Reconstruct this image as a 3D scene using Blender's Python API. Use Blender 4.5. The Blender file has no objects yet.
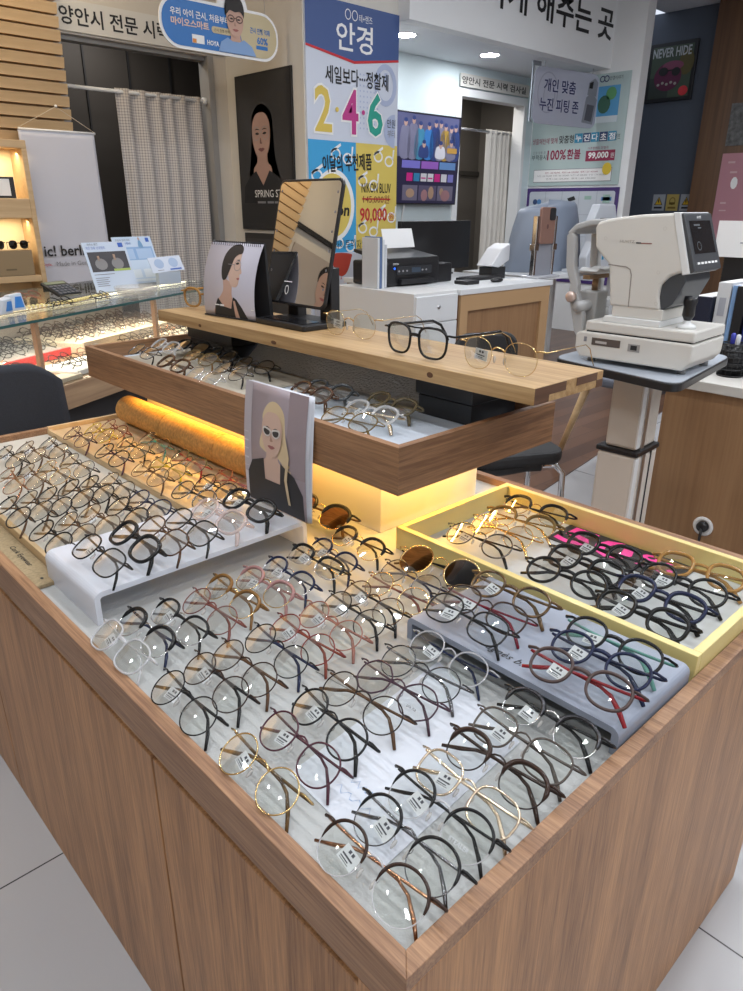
import bpy, bmesh, math, random
from mathutils import Vector, Matrix, Euler
random.seed(7)
SC = bpy.context.scene
COL = SC.collection
R = math.radians
PI = math.pi

# ------------------------------------------------------------------ materials
MATS = {}
def nt(name):
    m = bpy.data.materials.new(name); m.use_nodes = True
    n = m.node_tree.nodes; l = m.node_tree.links
    return m, n, l, n['Principled BSDF']

def mat(name, col, rough=.5, metal=0, spec=.5, emit=None, es=0, noise=0, nscale=30, bump=0, bscale=200, coat=0):
    if name in MATS: return MATS[name]
    m, n, l, b = nt(name)
    c = (*col, 1)
    b.inputs['Base Color'].default_value = c
    b.inputs['Roughness'].default_value = rough
    b.inputs['Metallic'].default_value = metal
    b.inputs['Specular IOR Level'].default_value = spec
    if coat: b.inputs['Coat Weight'].default_value = coat
    if emit:
        b.inputs['Emission Color'].default_value = (*emit, 1); b.inputs['Emission Strength'].default_value = es
    if noise or bump:
        tc = n.new('ShaderNodeTexCoord')
    if noise:
        t = n.new('ShaderNodeTexNoise'); t.inputs['Scale'].default_value = nscale; t.inputs['Detail'].default_value = 5
        r = n.new('ShaderNodeValToRGB')
        r.color_ramp.elements[0].position = .3; r.color_ramp.elements[1].position = .7
        r.color_ramp.elements[0].color = (*[x * (1 - noise) for x in col], 1)
        r.color_ramp.elements[1].color = (*[min(1, x * (1 + noise)) for x in col], 1)
        l.new(tc.outputs['Object'], t.inputs['Vector']); l.new(t.outputs['Fac'], r.inputs['Fac']); l.new(r.outputs['Color'], b.inputs['Base Color'])
    if bump:
        t = n.new('ShaderNodeTexVoronoi'); t.inputs['Scale'].default_value = bscale
        bp = n.new('ShaderNodeBump'); bp.inputs['Strength'].default_value = bump; bp.inputs['Distance'].default_value = .002
        l.new(tc.outputs['Object'], t.inputs['Vector']); l.new(t.outputs['Distance'], bp.inputs['Height']); l.new(bp.outputs['Normal'], b.inputs['Normal'])
    MATS[name] = m
    return m

def wood(name, light, dark, axis=2, fine=300, coarse=26, rough=.45, contrast=(.35, .68), bump=.12):
    if name in MATS: return MATS[name]
    m, n, l, b = nt(name)
    b.inputs['Roughness'].default_value = rough
    tc = n.new('ShaderNodeTexCoord'); mp = n.new('ShaderNodeMapping')
    sc = [1, 1, 1]; sc[axis] = .035
    mp.inputs['Scale'].default_value = sc
    l.new(tc.outputs['Object'], mp.inputs['Vector'])
    t1 = n.new('ShaderNodeTexNoise'); t1.inputs['Scale'].default_value = fine; t1.inputs['Detail'].default_value = 4; t1.inputs['Roughness'].default_value = .65
    t2 = n.new('ShaderNodeTexNoise'); t2.inputs['Scale'].default_value = coarse; t2.inputs['Detail'].default_value = 3; t2.inputs['Distortion'].default_value = .6
    l.new(mp.outputs['Vector'], t1.inputs['Vector']); l.new(mp.outputs['Vector'], t2.inputs['Vector'])
    mx = n.new('ShaderNodeMix'); mx.data_type = 'FLOAT'; mx.inputs['Factor'].default_value = .40
    l.new(t1.outputs['Fac'], mx.inputs['A']); l.new(t2.outputs['Fac'], mx.inputs['B'])
    r = n.new('ShaderNodeValToRGB'); e = r.color_ramp.elements
    e[0].position, e[1].position = contrast
    e[0].color = (*dark, 1); e[1].color = (*light, 1)
    l.new(mx.outputs['Result'], r.inputs['Fac']); l.new(r.outputs['Color'], b.inputs['Base Color'])
    bp = n.new('ShaderNodeBump'); bp.inputs['Strength'].default_value = bump; bp.inputs['Distance'].default_value = .001
    l.new(t1.outputs['Fac'], bp.inputs['Height']); l.new(bp.outputs['Normal'], b.inputs['Normal'])
    MATS[name] = m
    return m

def thin_glass(name, tint=(.97, .98, .97), refl=1.0, rough=.0, ior=1.5):
    if name in MATS: return MATS[name]
    m = bpy.data.materials.new(name); m.use_nodes = True
    n = m.node_tree.nodes; l = m.node_tree.links; n.clear()
    o = n.new('ShaderNodeOutputMaterial'); t = n.new('ShaderNodeBsdfTransparent'); g = n.new('ShaderNodeBsdfGlossy'); mx = n.new('ShaderNodeMixShader')
    f = n.new('ShaderNodeFresnel'); f.inputs['IOR'].default_value = ior
    t.inputs['Color'].default_value = (*tint, 1); g.inputs['Roughness'].default_value = rough
    mm = n.new('ShaderNodeMath'); mm.operation = 'MULTIPLY'; mm.inputs[1].default_value = refl
    l.new(f.outputs['Fac'], mm.inputs[0]); l.new(mm.outputs[0], mx.inputs['Fac'])
    l.new(t.outputs[0], mx.inputs[1]); l.new(g.outputs[0], mx.inputs[2]); l.new(mx.outputs[0], o.inputs['Surface'])
    MATS[name] = m
    return m

def clear_plastic(name, col, alpha=.45, rough=.12):
    if name in MATS: return MATS[name]
    m, n, l, b = nt(name)
    b.inputs['Base Color'].default_value = (*col, 1); b.inputs['Roughness'].default_value = rough
    b.inputs['Alpha'].default_value = alpha
    MATS[name] = m
    return m

def checker_floor(name, tile, off, col, grout):
    m, n, l, b = nt(name)
    tc = n.new('ShaderNodeTexCoord'); mp = n.new('ShaderNodeMapping'); mp.inputs['Location'].default_value = (*off, 0)
    br = n.new('ShaderNodeTexBrick'); br.offset = 0; br.squash = 1
    br.inputs['Scale'].default_value = 1; br.inputs['Brick Width'].default_value = tile; br.inputs['Row Height'].default_value = tile
    br.inputs['Mortar Size'].default_value = .0016; br.inputs['Color1'].default_value = (*col, 1); br.inputs['Color2'].default_value = (*[c * .97 for c in col], 1)
    br.inputs['Mortar'].default_value = (*grout, 1)
    l.new(tc.outputs['Object'], mp.inputs['Vector']); l.new(mp.outputs['Vector'], br.inputs['Vector']); l.new(br.outputs['Color'], b.inputs['Base Color'])
    b.inputs['Roughness'].default_value = .22
    return m

def plank_floor(name):
    m, n, l, b = nt(name)
    tc = n.new('ShaderNodeTexCoord')
    br = n.new('ShaderNodeTexBrick'); br.inputs['Scale'].default_value = 1; br.inputs['Brick Width'].default_value = .9; br.inputs['Row Height'].default_value = .09
    br.inputs['Mortar Size'].default_value = .0012
    br.inputs['Color1'].default_value = (.16, .083, .05, 1); br.inputs['Color2'].default_value = (.085, .045, .03, 1); br.inputs['Mortar'].default_value = (.03, .015, .01, 1)
    l.new(tc.outputs['Object'], br.inputs['Vector']); l.new(br.outputs['Color'], b.inputs['Base Color'])
    b.inputs['Roughness'].default_value = .3
    return m

def plaid(name, c1, c2, s=55):
    m, n, l, b = nt(name)
    tc = n.new('ShaderNodeTexCoord')
    sep = n.new('ShaderNodeSeparateXYZ'); l.new(tc.outputs['UV'], sep.inputs[0])
    outs = []
    for ax in ('X', 'Y'):
        a = n.new('ShaderNodeMath'); a.operation = 'MULTIPLY'; a.inputs[1].default_value = s; l.new(sep.outputs[ax], a.inputs[0])
        f = n.new('ShaderNodeMath'); f.operation = 'FRACT'; l.new(a.outputs[0], f.inputs[0])
        g = n.new('ShaderNodeMath'); g.operation = 'GREATER_THAN'; g.inputs[1].default_value = .62; l.new(f.outputs[0], g.inputs[0])
        outs.append(g)
    mx = n.new('ShaderNodeMath'); mx.operation = 'ADD'; l.new(outs[0].outputs[0], mx.inputs[0]); l.new(outs[1].outputs[0], mx.inputs[1])
    h = n.new('ShaderNodeMath'); h.operation = 'MULTIPLY'; h.inputs[1].default_value = .5; l.new(mx.outputs[0], h.inputs[0])
    c = n.new('ShaderNodeMix'); c.data_type = 'RGBA'; c.inputs['A'].default_value = (*c1, 1); c.inputs['B'].default_value = (*c2, 1)
    l.new(h.outputs[0], c.inputs['Factor']); l.new(c.outputs['Result'], b.inputs['Base Color']); b.inputs['Roughness'].default_value = .9
    return m

# ------------------------------------------------------------------ mesh builder
class MB:
    def __init__(s): s.v = []; s.f = []; s.mi = []; s.sm = []
    def add(s, vs, fs, mi=0, smooth=False):
        b = len(s.v); s.v += [Vector(v) for v in vs]
        for f in fs: s.f.append([b + i for i in f]); s.mi.append(mi); s.sm.append(smooth)
    def box(s, lo, hi, mi=0, bev=0, M=None, seg=2):
        bm = bmesh.new(); bmesh.ops.create_cube(bm, size=1)
        c = [(a + b) / 2 for a, b in zip(lo, hi)]; d = [abs(b - a) for a, b in zip(lo, hi)]
        for v in bm.verts: v.co = Vector([c[i] + v.co[i] * d[i] for i in range(3)])
        if bev:
            bmesh.ops.bevel(bm, geom=bm.edges[:], offset=min(bev, .49 * min(d)), segments=seg, profile=.5, affect='EDGES')
        s.bm(bm, mi, M); return s
    def bm(s, bm, mi=0, M=None, smooth=False):
        bm.verts.index_update()
        vs = [(M @ v.co if M else v.co.copy()) for v in bm.verts]
        s.add(vs, [[v.index for v in f.verts] for f in bm.faces], mi, smooth); bm.free()
    def prism(s, pts, d0, d1, axis=1, mi=0, M=None, bev=0):
        """pts: 2D outline; extruded along axis from d0 to d1. axis 0: (y,z); 1: (x,z); 2: (x,y)"""
        def P(p, d): return Vector((d, p[0], p[1])) if axis == 0 else Vector((p[0], d, p[1])) if axis == 1 else Vector((p[0], p[1], d))
        bm = bmesh.new()
        a = [bm.verts.new(P(p, d0)) for p in pts]; b = [bm.verts.new(P(p, d1)) for p in pts]
        bm.faces.new(a); bm.faces.new(b[::-1]); n = len(pts)
        for i in range(n): bm.faces.new((a[i], b[i], b[(i + 1) % n], a[(i + 1) % n]))
        bmesh.ops.recalc_face_normals(bm, faces=bm.faces[:])
        if bev: bmesh.ops.bevel(bm, geom=bm.edges[:], offset=bev, segments=2, profile=.5, affect='EDGES')
        s.bm(bm, mi, M); return s
    def tube(s, pts, ra, rb=None, ref=None, closed=False, sides=8, mi=0, cap=True, smooth=True):
        pts = [Vector(p) for p in pts]; n = len(pts)
        ra = ra if isinstance(ra, (list, tuple)) else [ra] * n
        rb = ra if rb is None else rb if isinstance(rb, (list, tuple)) else [rb] * n
        vs = []; up = None
        for i in range(n):
            p0 = pts[(i - 1) % n] if closed or i else pts[i]; p1 = pts[(i + 1) % n] if closed or i < n - 1 else pts[i]
            t = (p1 - p0).normalized()
            if ref is not None: a = Vector(ref)
            elif up is None: a = Vector((0, 0, 1)) if abs(t.z) < .9 else Vector((1, 0, 0))
            else: a = up
            a = (a - t * a.dot(t)); a = a.normalized() if a.length > 1e-6 else t.orthogonal().normalized(); up = a
            b = t.cross(a)
            for k in range(sides):
                th = 2 * PI * k / sides
                vs.append(pts[i] + a * (math.cos(th) * ra[i]) + b * (math.sin(th) * rb[i]))
        fs = []
        for i in range(n if closed else n - 1):
            j = (i + 1) % n
            for k in range(sides):
                q = (k + 1) % sides; fs.append([i * sides + k, i * sides + q, j * sides + q, j * sides + k])
        if cap and not closed: fs.append(list(range(sides))[::-1]); fs.append([(n - 1) * sides + k for k in range(sides)])
        s.add(vs, fs, mi, smooth); return s
    def cyl(s, p0, p1, r0, r1=None, sides=24, mi=0, smooth=True):
        return s.tube([p0, p1], [r0, r0 if r1 is None else r1], sides=sides, mi=mi, smooth=smooth)
    def lathe(s, prof, c=(0, 0, 0), sides=24, mi=0, M=None):
        vs = []; n = len(prof)
        for r, z in prof:
            for k in range(sides):
                th = 2 * PI * k / sides; p = Vector((c[0] + r * math.cos(th), c[1] + r * math.sin(th), c[2] + z)); vs.append(M @ p if M else p)
        fs = [[i * sides + k, i * sides + (k + 1) % sides, (i + 1) * sides + (k + 1) % sides, (i + 1) * sides + k] for i in range(n - 1) for k in range(sides)]
        fs.append(list(range(sides))[::-1]); fs.append([(n - 1) * sides + k for k in range(sides)])
        s.add(vs, fs, mi, True); return s
    def ball(s, c, r, sides=16, mi=0):
        r = r if isinstance(r, (tuple, list)) else (r, r, r)
        bm = bmesh.new(); bmesh.ops.create_uvsphere(bm, u_segments=sides, v_segments=sides // 2, radius=1)
        for v in bm.verts: v.co = Vector([c[i] + v.co[i] * r[i] for i in range(3)])
        s.bm(bm, mi, None, True); return s
    def grid(s, fn, nu, nv, mi=0, smooth=True):
        vs = [fn(i / nu, j / nv) for j in range(nv + 1) for i in range(nu + 1)]
        fs = [[j * (nu + 1) + i, j * (nu + 1) + i + 1, (j + 1) * (nu + 1) + i + 1, (j + 1) * (nu + 1) + i] for j in range(nv) for i in range(nu)]
        s.add(vs, fs, mi, smooth); return s
    def mesh(s, name, mats):
        me = bpy.data.meshes.new(name); me.from_pydata([tuple(v) for v in s.v], [], s.f)
        for m in mats: me.materials.append(m)
        me.polygons.foreach_set('material_index', s.mi); me.polygons.foreach_set('use_smooth', s.sm)
        me.update(); return me

def wmat(o):
    m = Matrix.LocRotScale(o.location, o.rotation_euler, o.scale)
    return wmat(o.parent) @ o.matrix_parent_inverse @ m if o.parent else m
def obj(name, mb, mats, parent=None, loc=None, rot=None, solid=0, world=False):
    mats = mats if isinstance(mats, (list, tuple)) else [mats]
    me = mb.mesh(name, mats) if isinstance(mb, MB) else mb
    o = bpy.data.objects.new(name, me); COL.objects.link(o)
    if parent is not None:
        o.parent = parent
        if world: o.matrix_parent_inverse = wmat(parent).inverted()
    if loc is not None: o.location = loc
    if rot is not None: o.rotation_euler = rot
    if solid:
        md = o.modifiers.new('thickness', 'SOLIDIFY'); md.thickness = solid; md.offset = 0
    return o
def tag(o, label, cat, group=None):
    o['label'] = label; o['category'] = cat
    if group: o['group'] = group
    return o
def thing(name, label, cat, loc=(0, 0, 0), rot=(0, 0, 0), group=None):
    o = bpy.data.objects.new(name, None); COL.objects.link(o); o.location = loc; o.rotation_euler = rot; o.empty_display_size = .05
    return tag(o, label, cat, group)
def struct(name, mb, mats, **k):
    o = obj(name, mb, mats, **k); o['kind'] = 'structure'; return o

# flat artwork on a surface: S maps (u, v, layer) -> 3D point
class Surf:
    def __init__(s, o, r, u, bow=0, w=1):
        s.o = Vector(o); s.r = Vector(r).normalized(); s.u = Vector(u).normalized(); s.n = s.r.cross(s.u).normalized(); s.bow = bow; s.w = w; s.axis = 'u'; s.world = True
        s.step = .0006
    def __call__(s, x, y, k=0):
        d = 0
        if s.bow:
            t = (x if s.axis == 'u' else y) / s.w; d = s.bow * 4 * t * (1 - t)
        return s.o + s.r * x + s.u * y + s.n * (d + k * s.step)
def sub_face(bm, S, maxlen=.02):
    bmesh.ops.triangulate(bm, faces=bm.faces[:])
    for _ in range(4):
        es = [e for e in bm.edges if e.calc_length() > maxlen]
        if not es: break
        bmesh.ops.subdivide_edges(bm, edges=es, cuts=1)
        bmesh.ops.triangulate(bm, faces=bm.faces[:])
def art(name, S, shapes, mats, parent, k=1):
    """shapes: list of (outline, material index, extra layer)"""
    if 1 < len(shapes) <= 7:
        return [art(name, S, [sh], mats, parent, k) for sh in shapes][0]
    if len(set(sh[1] for sh in shapes)) == 1: mats = [mats[shapes[0][1]]]; shapes = [(sh[0], 0, *sh[2:]) for sh in shapes]
    mb = MB()
    for sh in shapes:
        pts, mi = sh[0], sh[1]; kk = k + (sh[2] if len(sh) > 2 else 0)
        bm = bmesh.new(); bm.faces.new([bm.verts.new((p[0], p[1], 0)) for p in pts])
        if S.bow: sub_face(bm, S, S.w / 12)
        for v in bm.verts: v.co = S(v.co.x, v.co.y, kk)
        mb.bm(bm, mi)
    o = obj(name, mb, mats, parent, world=S.world)
    if len(shapes) > 7:
        bm = bmesh.new(); bm.from_mesh(o.data); bmesh.ops.remove_doubles(bm, verts=bm.verts[:], dist=1e-6); bm.to_mesh(o.data); bm.free()
    return o
def rc(x0, y0, x1, y1): return [(x0, y0), (x1, y0), (x1, y1), (x0, y1)]
def ell(cx, cy, rx, ry, n=24, a0=0, a1=360):
    full = abs(a1 - a0) >= 360
    return [(cx + rx * math.cos(R(a0 + (a1 - a0) * i / (n if full else n - 1))), cy + ry * math.sin(R(a0 + (a1 - a0) * i / (n if full else n - 1)))) for i in range(n)]
def rrect(x0, y0, x1, y1, r, n=5):
    p = []
    for cx, cy, a in ((x1 - r, y1 - r, 0), (x0 + r, y1 - r, 90), (x0 + r, y0 + r, 180), (x1 - r, y0 + r, 270)):
        p += [(cx + r * math.cos(R(a + 90 * i / n)), cy + r * math.sin(R(a + 90 * i / n))) for i in range(n + 1)]
    return p
def ring(cx, cy, rx, ry, t, n=24):
    """a ring as strips"""
    o = ell(cx, cy, rx, ry, n); i = ell(cx, cy, rx - t, ry - t, n)
    return [[o[k], o[(k + 1) % n], i[(k + 1) % n], i[k]] for k in range(n)]

def lettering(body, S, x, y, h=None, w=None, m=None, parent=None, k=1, bold=0, align='C', name='lettering', rot=0, shear=0):
    """text whose box is fitted to height h and/or width w; (x, y) is the box's centre (C) or left middle (L)"""
    cu = bpy.data.curves.new('text', 'FONT'); cu.body = body; cu.size = 1; cu.offset = bold; cu.resolution_u = 2; cu.shear = shear
    t = bpy.data.objects.new('text', cu); COL.objects.link(t)
    dg = bpy.context.evaluated_depsgraph_get(); dg.update()
    me0 = t.evaluated_get(dg).to_mesh()
    vs = [v.co.copy() for v in me0.vertices]; fs = [list(p.vertices) for p in me0.polygons]
    t.evaluated_get(dg).to_mesh_clear(); bpy.data.objects.remove(t); bpy.data.curves.remove(cu)
    if not vs: return None
    x0, x1 = min(v.x for v in vs), max(v.x for v in vs); y0, y1 = min(v.y for v in vs), max(v.y for v in vs)
    sx = sy = 1
    if h and w: sx, sy = w / (x1 - x0), h / (y1 - y0)
    elif h: sx = sy = h / (y1 - y0)
    elif w: sx = sy = w / (x1 - x0)
    mb = MB(); c, s = math.cos(R(rot)), math.sin(R(rot)); out = []
    for v in vs:
        px = (v.x - ((x0 + x1) / 2 if align == 'C' else x0)) * sx; py = (v.y - (y0 + y1) / 2) * sy
        out.append(S(x + px * c - py * s, y + px * s + py * c, k))
    mb.add(out, fs)
    return obj(name, mb, [m], parent, world=S.world)

# ------------------------------------------------------------------ palette
OAKV = wood('oak_veneer_vertical', (.49, .25, .108), (.20, .09, .036), axis=2, contrast=(.37, .63))
OAKY = wood('oak_veneer_along_y', (.40, .225, .12), (.17, .08, .04), axis=1, contrast=(.37, .63))
OAKX = wood('oak_veneer_along_x', (.40, .225, .12), (.17, .08, .04), axis=0, contrast=(.37, .63))
SHELFY = wood('shelf_wood_along_y', (.34, .18, .088), (.14, .065, .03), axis=1, contrast=(.37, .63))
SHELFX = wood('shelf_wood_along_x', (.34, .18, .088), (.14, .065, .03), axis=0, contrast=(.37, .63))
PINE = wood('pine_plank_wood', (.54, .36, .175), (.25, .13, .045), axis=1, fine=110, coarse=14, contrast=(.34, .66))
PINEEND = wood('pine_end_grain', (.18, .09, .05), (.06, .025, .014), axis=0, fine=40, coarse=22)
SLAT = wood('slat_wood', (.60, .43, .25), (.46, .31, .16), axis=0, fine=50, coarse=8)
LIGHTWD = wood('light_wood_tray', (.66, .49, .29), (.55, .38, .20), axis=1, fine=60)
DESKW = wood('desk_wood', (.36, .21, .105), (.25, .135, .065), axis=2, fine=60, coarse=9)
COLW = wood('column_wood', (.15, .075, .035), (.075, .036, .018), axis=2, fine=30, coarse=9)
DISPW = wood('showcase_wood', (.40, .27, .16), (.24, .15, .09), axis=0, fine=70)
WHITE = mat('white_paint', (.78, .79, .80), .6)
CEIL = mat('ceiling_white', (.72, .74, .78), .7)
BEIGE = mat('beige_paint', (.62, .57, .50), .7)
BLUEGREY = mat('blue_grey_paint', (.07, .085, .115), .7)
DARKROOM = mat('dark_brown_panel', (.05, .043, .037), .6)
ACRYL = mat('milky_white_acrylic', (.80, .83, .90), .18)
_n = ACRYL.node_tree; _t = _n.nodes.new('ShaderNodeBsdfTranslucent'); _t.inputs['Color'].default_value = (.85, .86, .90, 1); _m = _n.nodes.new('ShaderNodeMixShader'); _m.inputs['Fac'].default_value = .35
_n.links.new(_n.nodes['Principled BSDF'].outputs[0], _m.inputs[1]); _n.links.new(_t.outputs[0], _m.inputs[2]); _n.links.new(_m.outputs[0], _n.nodes['Material Output'].inputs['Surface'])
BLACKP = mat('black_plastic', (.012, .012, .014), .35)
BLACKM = mat('matte_black', (.018, .018, .02), .6)
CHROME = mat('chrome', (.75, .75, .77), .12, 1)
STEEL = mat('brushed_steel', (.55, .55, .57), .35, 1)
PAPER = mat('white_paper', (.80, .80, .80), .6)
INK = mat('black_ink', (.012, .012, .014), .6)
GREYINK = mat('grey_ink', (.22, .22, .24), .6)
REDINK = mat('red_ink', (.55, .03, .04), .6)
WHITEINK = mat('white_ink', (.85, .85, .85), .6)
SKIN = mat('print_skin', (.50, .32, .25), .55)
SKIN2 = mat('print_skin_pale', (.58, .40, .32), .55)
LIPS = mat('print_lips', (.35, .11, .10), .55)
HAIRK = mat('print_dark_hair', (.018, .014, .013), .55)
BLONDE = mat('print_blonde_hair', (.62, .48, .30), .55)
GLASS = thin_glass('clear_glass', (.93, .965, .95), .8)
EDGEG = mat('glass_edge_green', (.03, .09, .09), .1)

# ------------------------------------------------------------------ the room
CZ = 2.75
mb = MB(); mb.box((-3.2, -3.0, -.05), (8.6, 6.2, 0)); struct('floor', mb, checker_floor('white_floor_tile', .6, (-.115, -.261), (.42, .42, .435), (.04, .04, .04)))
mb = MB(); mb.prism([(1.30, 1.161), (5.97, 1.902), (5.97, 4.18), (1.30, 4.18)], 0.0005, .004, axis=2); struct('floor_wood', mb, plank_floor('dark_plank_floor'))
mb = MB(); mb.box((-3.2, -3.0, CZ), (8.6, 3.5, CZ + .05)); struct('ceiling', mb, CEIL)
mb = MB(); mb.box((-3.2, 3.5, CZ), (2.75, 6.2, CZ + .05)); struct('ceiling_back', mb, BEIGE)
mb = MB(); mb.box((3.527, 3.552, 2.2), (5.98, 4.2, 2.25)); struct('ceiling_recess', mb, CEIL)
# wall with the curtained opening
mb = MB(); mb.box((-3.2, 4.37, 0), (1.66, 4.47, CZ)); mb.box((1.66, 4.37, 2.0), (2.63, 4.47, CZ)); mb.box((2.63, 4.37, 0), (2.76, 4.47, CZ)); struct('wall_back', mb, BEIGE)
mb = MB(); mb.box((1.605, 4.365, 0), (1.668, 4.472, 1.99)); mb.box((2.61, 4.362, 0), (2.652, 4.475, 2.0)); mb.box((1.66, 4.40, 1.975), (2.61, 4.475, 2.0)); struct('trim_1', mb, mat('grey_door_frame', (.30, .29, .28), .5))
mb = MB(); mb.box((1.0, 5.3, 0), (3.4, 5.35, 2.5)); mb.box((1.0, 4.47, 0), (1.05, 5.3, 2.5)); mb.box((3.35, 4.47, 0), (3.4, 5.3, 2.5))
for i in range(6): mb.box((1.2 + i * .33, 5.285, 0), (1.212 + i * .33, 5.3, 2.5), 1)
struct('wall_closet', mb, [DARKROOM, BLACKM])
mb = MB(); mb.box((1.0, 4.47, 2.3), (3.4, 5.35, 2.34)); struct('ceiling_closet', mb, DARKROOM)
# pillar with the big banner
mb = MB(); mb.box((2.75, 3.55, 0), (3.527, 4.37, CZ)); struct('wall_pillar', mb, mat('pillar_paint', (.66, .63, .58), .65))
# recess behind the desk
mb = MB(); mb.box((3.527, 4.2, 0), (4.93, 4.3, 2.2)); mb.box((4.93, 4.2, 1.985), (5.84, 4.3, 2.2)); mb.box((5.84, 4.2, 0), (6.05, 4.3, 2.2)); struct('wall_recess', mb, mat('recess_paint', (.66, .76, .79), .6))
mb = MB(); mb.box((4.87, 4.19, 0), (4.94, 4.31, 2.03)); mb.box((5.825, 4.19, 0), (5.87, 4.31, 2.03)); mb.box((4.94, 4.19, 1.972), (5.825, 4.31, 2.03)); struct('trim_2', mb, WHITE)
mb = MB(); mb.box((4.5, 5.2, 0), (6.5, 5.25, 2.2)); mb.box((4.5, 4.3, 0), (4.55, 5.2, 2.2)); mb.box((6.45, 4.3, 0), (6.5, 5.2, 2.2)); mb.box((4.55, 5.18, 1.43), (6.45, 5.2, 1.47), 1); mb.box((4.5, 4.3, 2.2), (6.5, 5.25, 2.24)); struct('wall_exam_room', mb, [mat('exam_room_grey', (.16, .145, .13), .6), mat('exam_room_rail', (.06, .055, .05), .6)])
mb = MB(); mb.box((3.527, 3.45, 2.2), (5.98, 3.55, CZ)); struct('wall_header', mb, WHITE)
mb = MB(); mb.box((5.98, 3.17, 0), (6.10, 4.3, CZ)); struct('wall_right_end', mb, WHITE)
mb = MB(); mb.box((6.9, 2.0, 0), (7.0, 4.4, CZ)); mb.box((6.10, 4.3, 0), (7.0, 4.4, CZ)); struct('wall_blue', mb, BLUEGREY)
mb = MB(); mb.box((6.78, -3.0, 0), (6.95, 2.96, CZ)); struct('wall_wood', mb, COLW)
# rest of the shop behind the photographer
mb = MB(); mb.box((-3.2, -3.1, 0), (8.6, -3.0, CZ)); struct('wall_front', mb, WHITE)
mb = MB(); mb.box((-3.3, -3.1, 0), (-3.2, 6.2, CZ)); struct('wall_left', mb, mat('cream_paint', (.62, .55, .44), .7))

# ------------------------------------------------------------------ slatted wood cladding and shelf at the left
mb = MB(); mb.box((-1.53, 4.30, 1.40), (1.60, 4.366, CZ)); struct('trim_3', mb, SLAT)
sl = thing('slat_panel', 'stepped golden wood slat cladding above the hanging white banner', 'wall panel', (.5, 4.25, 1.45))
for i in range(21):
    z = 1.425 + i * .0635
    m = MB(); m.prism([(0, 0), (-.05, 0), (-.062, .050), (0, .050)], -2.05, 1.122, axis=0)
    obj('slat', m, SLAT, sl, (0, .05, z - 1.45))
dsu = thing('display_shelf', 'light wood wall shelf unit behind the hanging white banner', 'shelf', (.9, 4.2, 0))
m = MB(); m.box((-.9, .06, 0), (.62, .09, 1.40)); obj('back_panel', m, mat('warm_cream_back', (.78, .66, .45), .6), dsu)
for z, th in ((1.035, .10), (.705, .035), (.35, .04)):
    m = MB(); m.box((-.9, -.12, z), (.36, .06, z + th), 0, .003); obj('shelf', m, SLAT, dsu)
m = MB(); m.box((.36, -.12, 0), (.388, .06, 1.38), 0, .003); obj('side_panel', m, SLAT, dsu)
m = MB(); m.box((-.9, -.12, 1.38), (.388, .06, 1.42), 0, .003); obj('shelf', m, SLAT, dsu)
b = thing('riser_box', 'brown wooden box on the wall shelf under the sunglasses', 'box', (1.08, 4.13, .7405))
m = MB(); m.box((-.2, -.05, 0), (.15, .05, .135), 0, .003); obj('body', m, mat('brown_board', (.28, .20, .11), .6), b)
m = MB(); m.box((.0, -.0512, .03), (.055, -.0502, .038)); obj('nameplate', m, mat('dull_brass', (.14, .10, .05), .5), b)
f = thing('photo_stand', 'small black photo frame on the upper wall shelf', 'picture frame', (1.10, 4.12, 1.136))
m = MB(); m.box((-.15, 0, 0), (.11, .02, .105), 0, .002); obj('frame', m, BLACKP, f)
m = MB(); m.box((-.13, -.0015, .012), (.085, 0, .095)); obj('picture', m, PAPER, f)
cz = tag(obj('camera_case', MB().ball((0, 0, .02), (.035, .02, .03)), BLACKM, None, (1.06, 4.10, 1.242)), 'small dark round object on top of the photo frame', 'ornament')

# hanging cloth banner
hb = thing('hanging_banner', 'white cloth banner with black and red lettering hung by the slats', 'banner', (1.502, 4.17, 0))
S = Surf((1.30, 4.165, .46), (1, 0, 0), (0, 0, 1))
m = MB(); m.grid(lambda u, v: Vector((-.208 + .416 * u + .004 * math.sin(v * 5), .012 * math.sin(u * 9 + v * 2) * (1 - v) * .5, .46 + 1.02 * v)), 24, 30)
obj("cloth", m, mat("white_banner_cloth", (.56, .56, .62), .85), hb, solid=.002)
m = MB(); m.cyl((-.208, 0, 1.482), (.212, 0, 1.482), .006); obj('rod', m, PAPER, hb)
m = MB(); m.tube([(-.208, 0, 1.487), (0, -.02, 1.60), (.208, 0, 1.487)], .0022, sides=6); obj('cord', m, mat('cream_cord', (.6, .5, .36), .8), hb)
m = MB(); m.ball((0, -.022, 1.602), .008); obj('nail', m, PAPER, hb)
SB = Surf((1.294, 4.160, .46), (1, 0, 0), (0, 0, 1)); SB.step = .001
lettering('ic! berlin', SB, .165, .40, h=.060, w=.27, m=INK, parent=hb, bold=.02)
lettering('Style.', SB, .04, .325, h=.022, m=REDINK, parent=hb, name='tagline')
lettering('Made in Germany', SB, .215, .325, w=.25, m=GREYINK, parent=hb, name='tagline')

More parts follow.
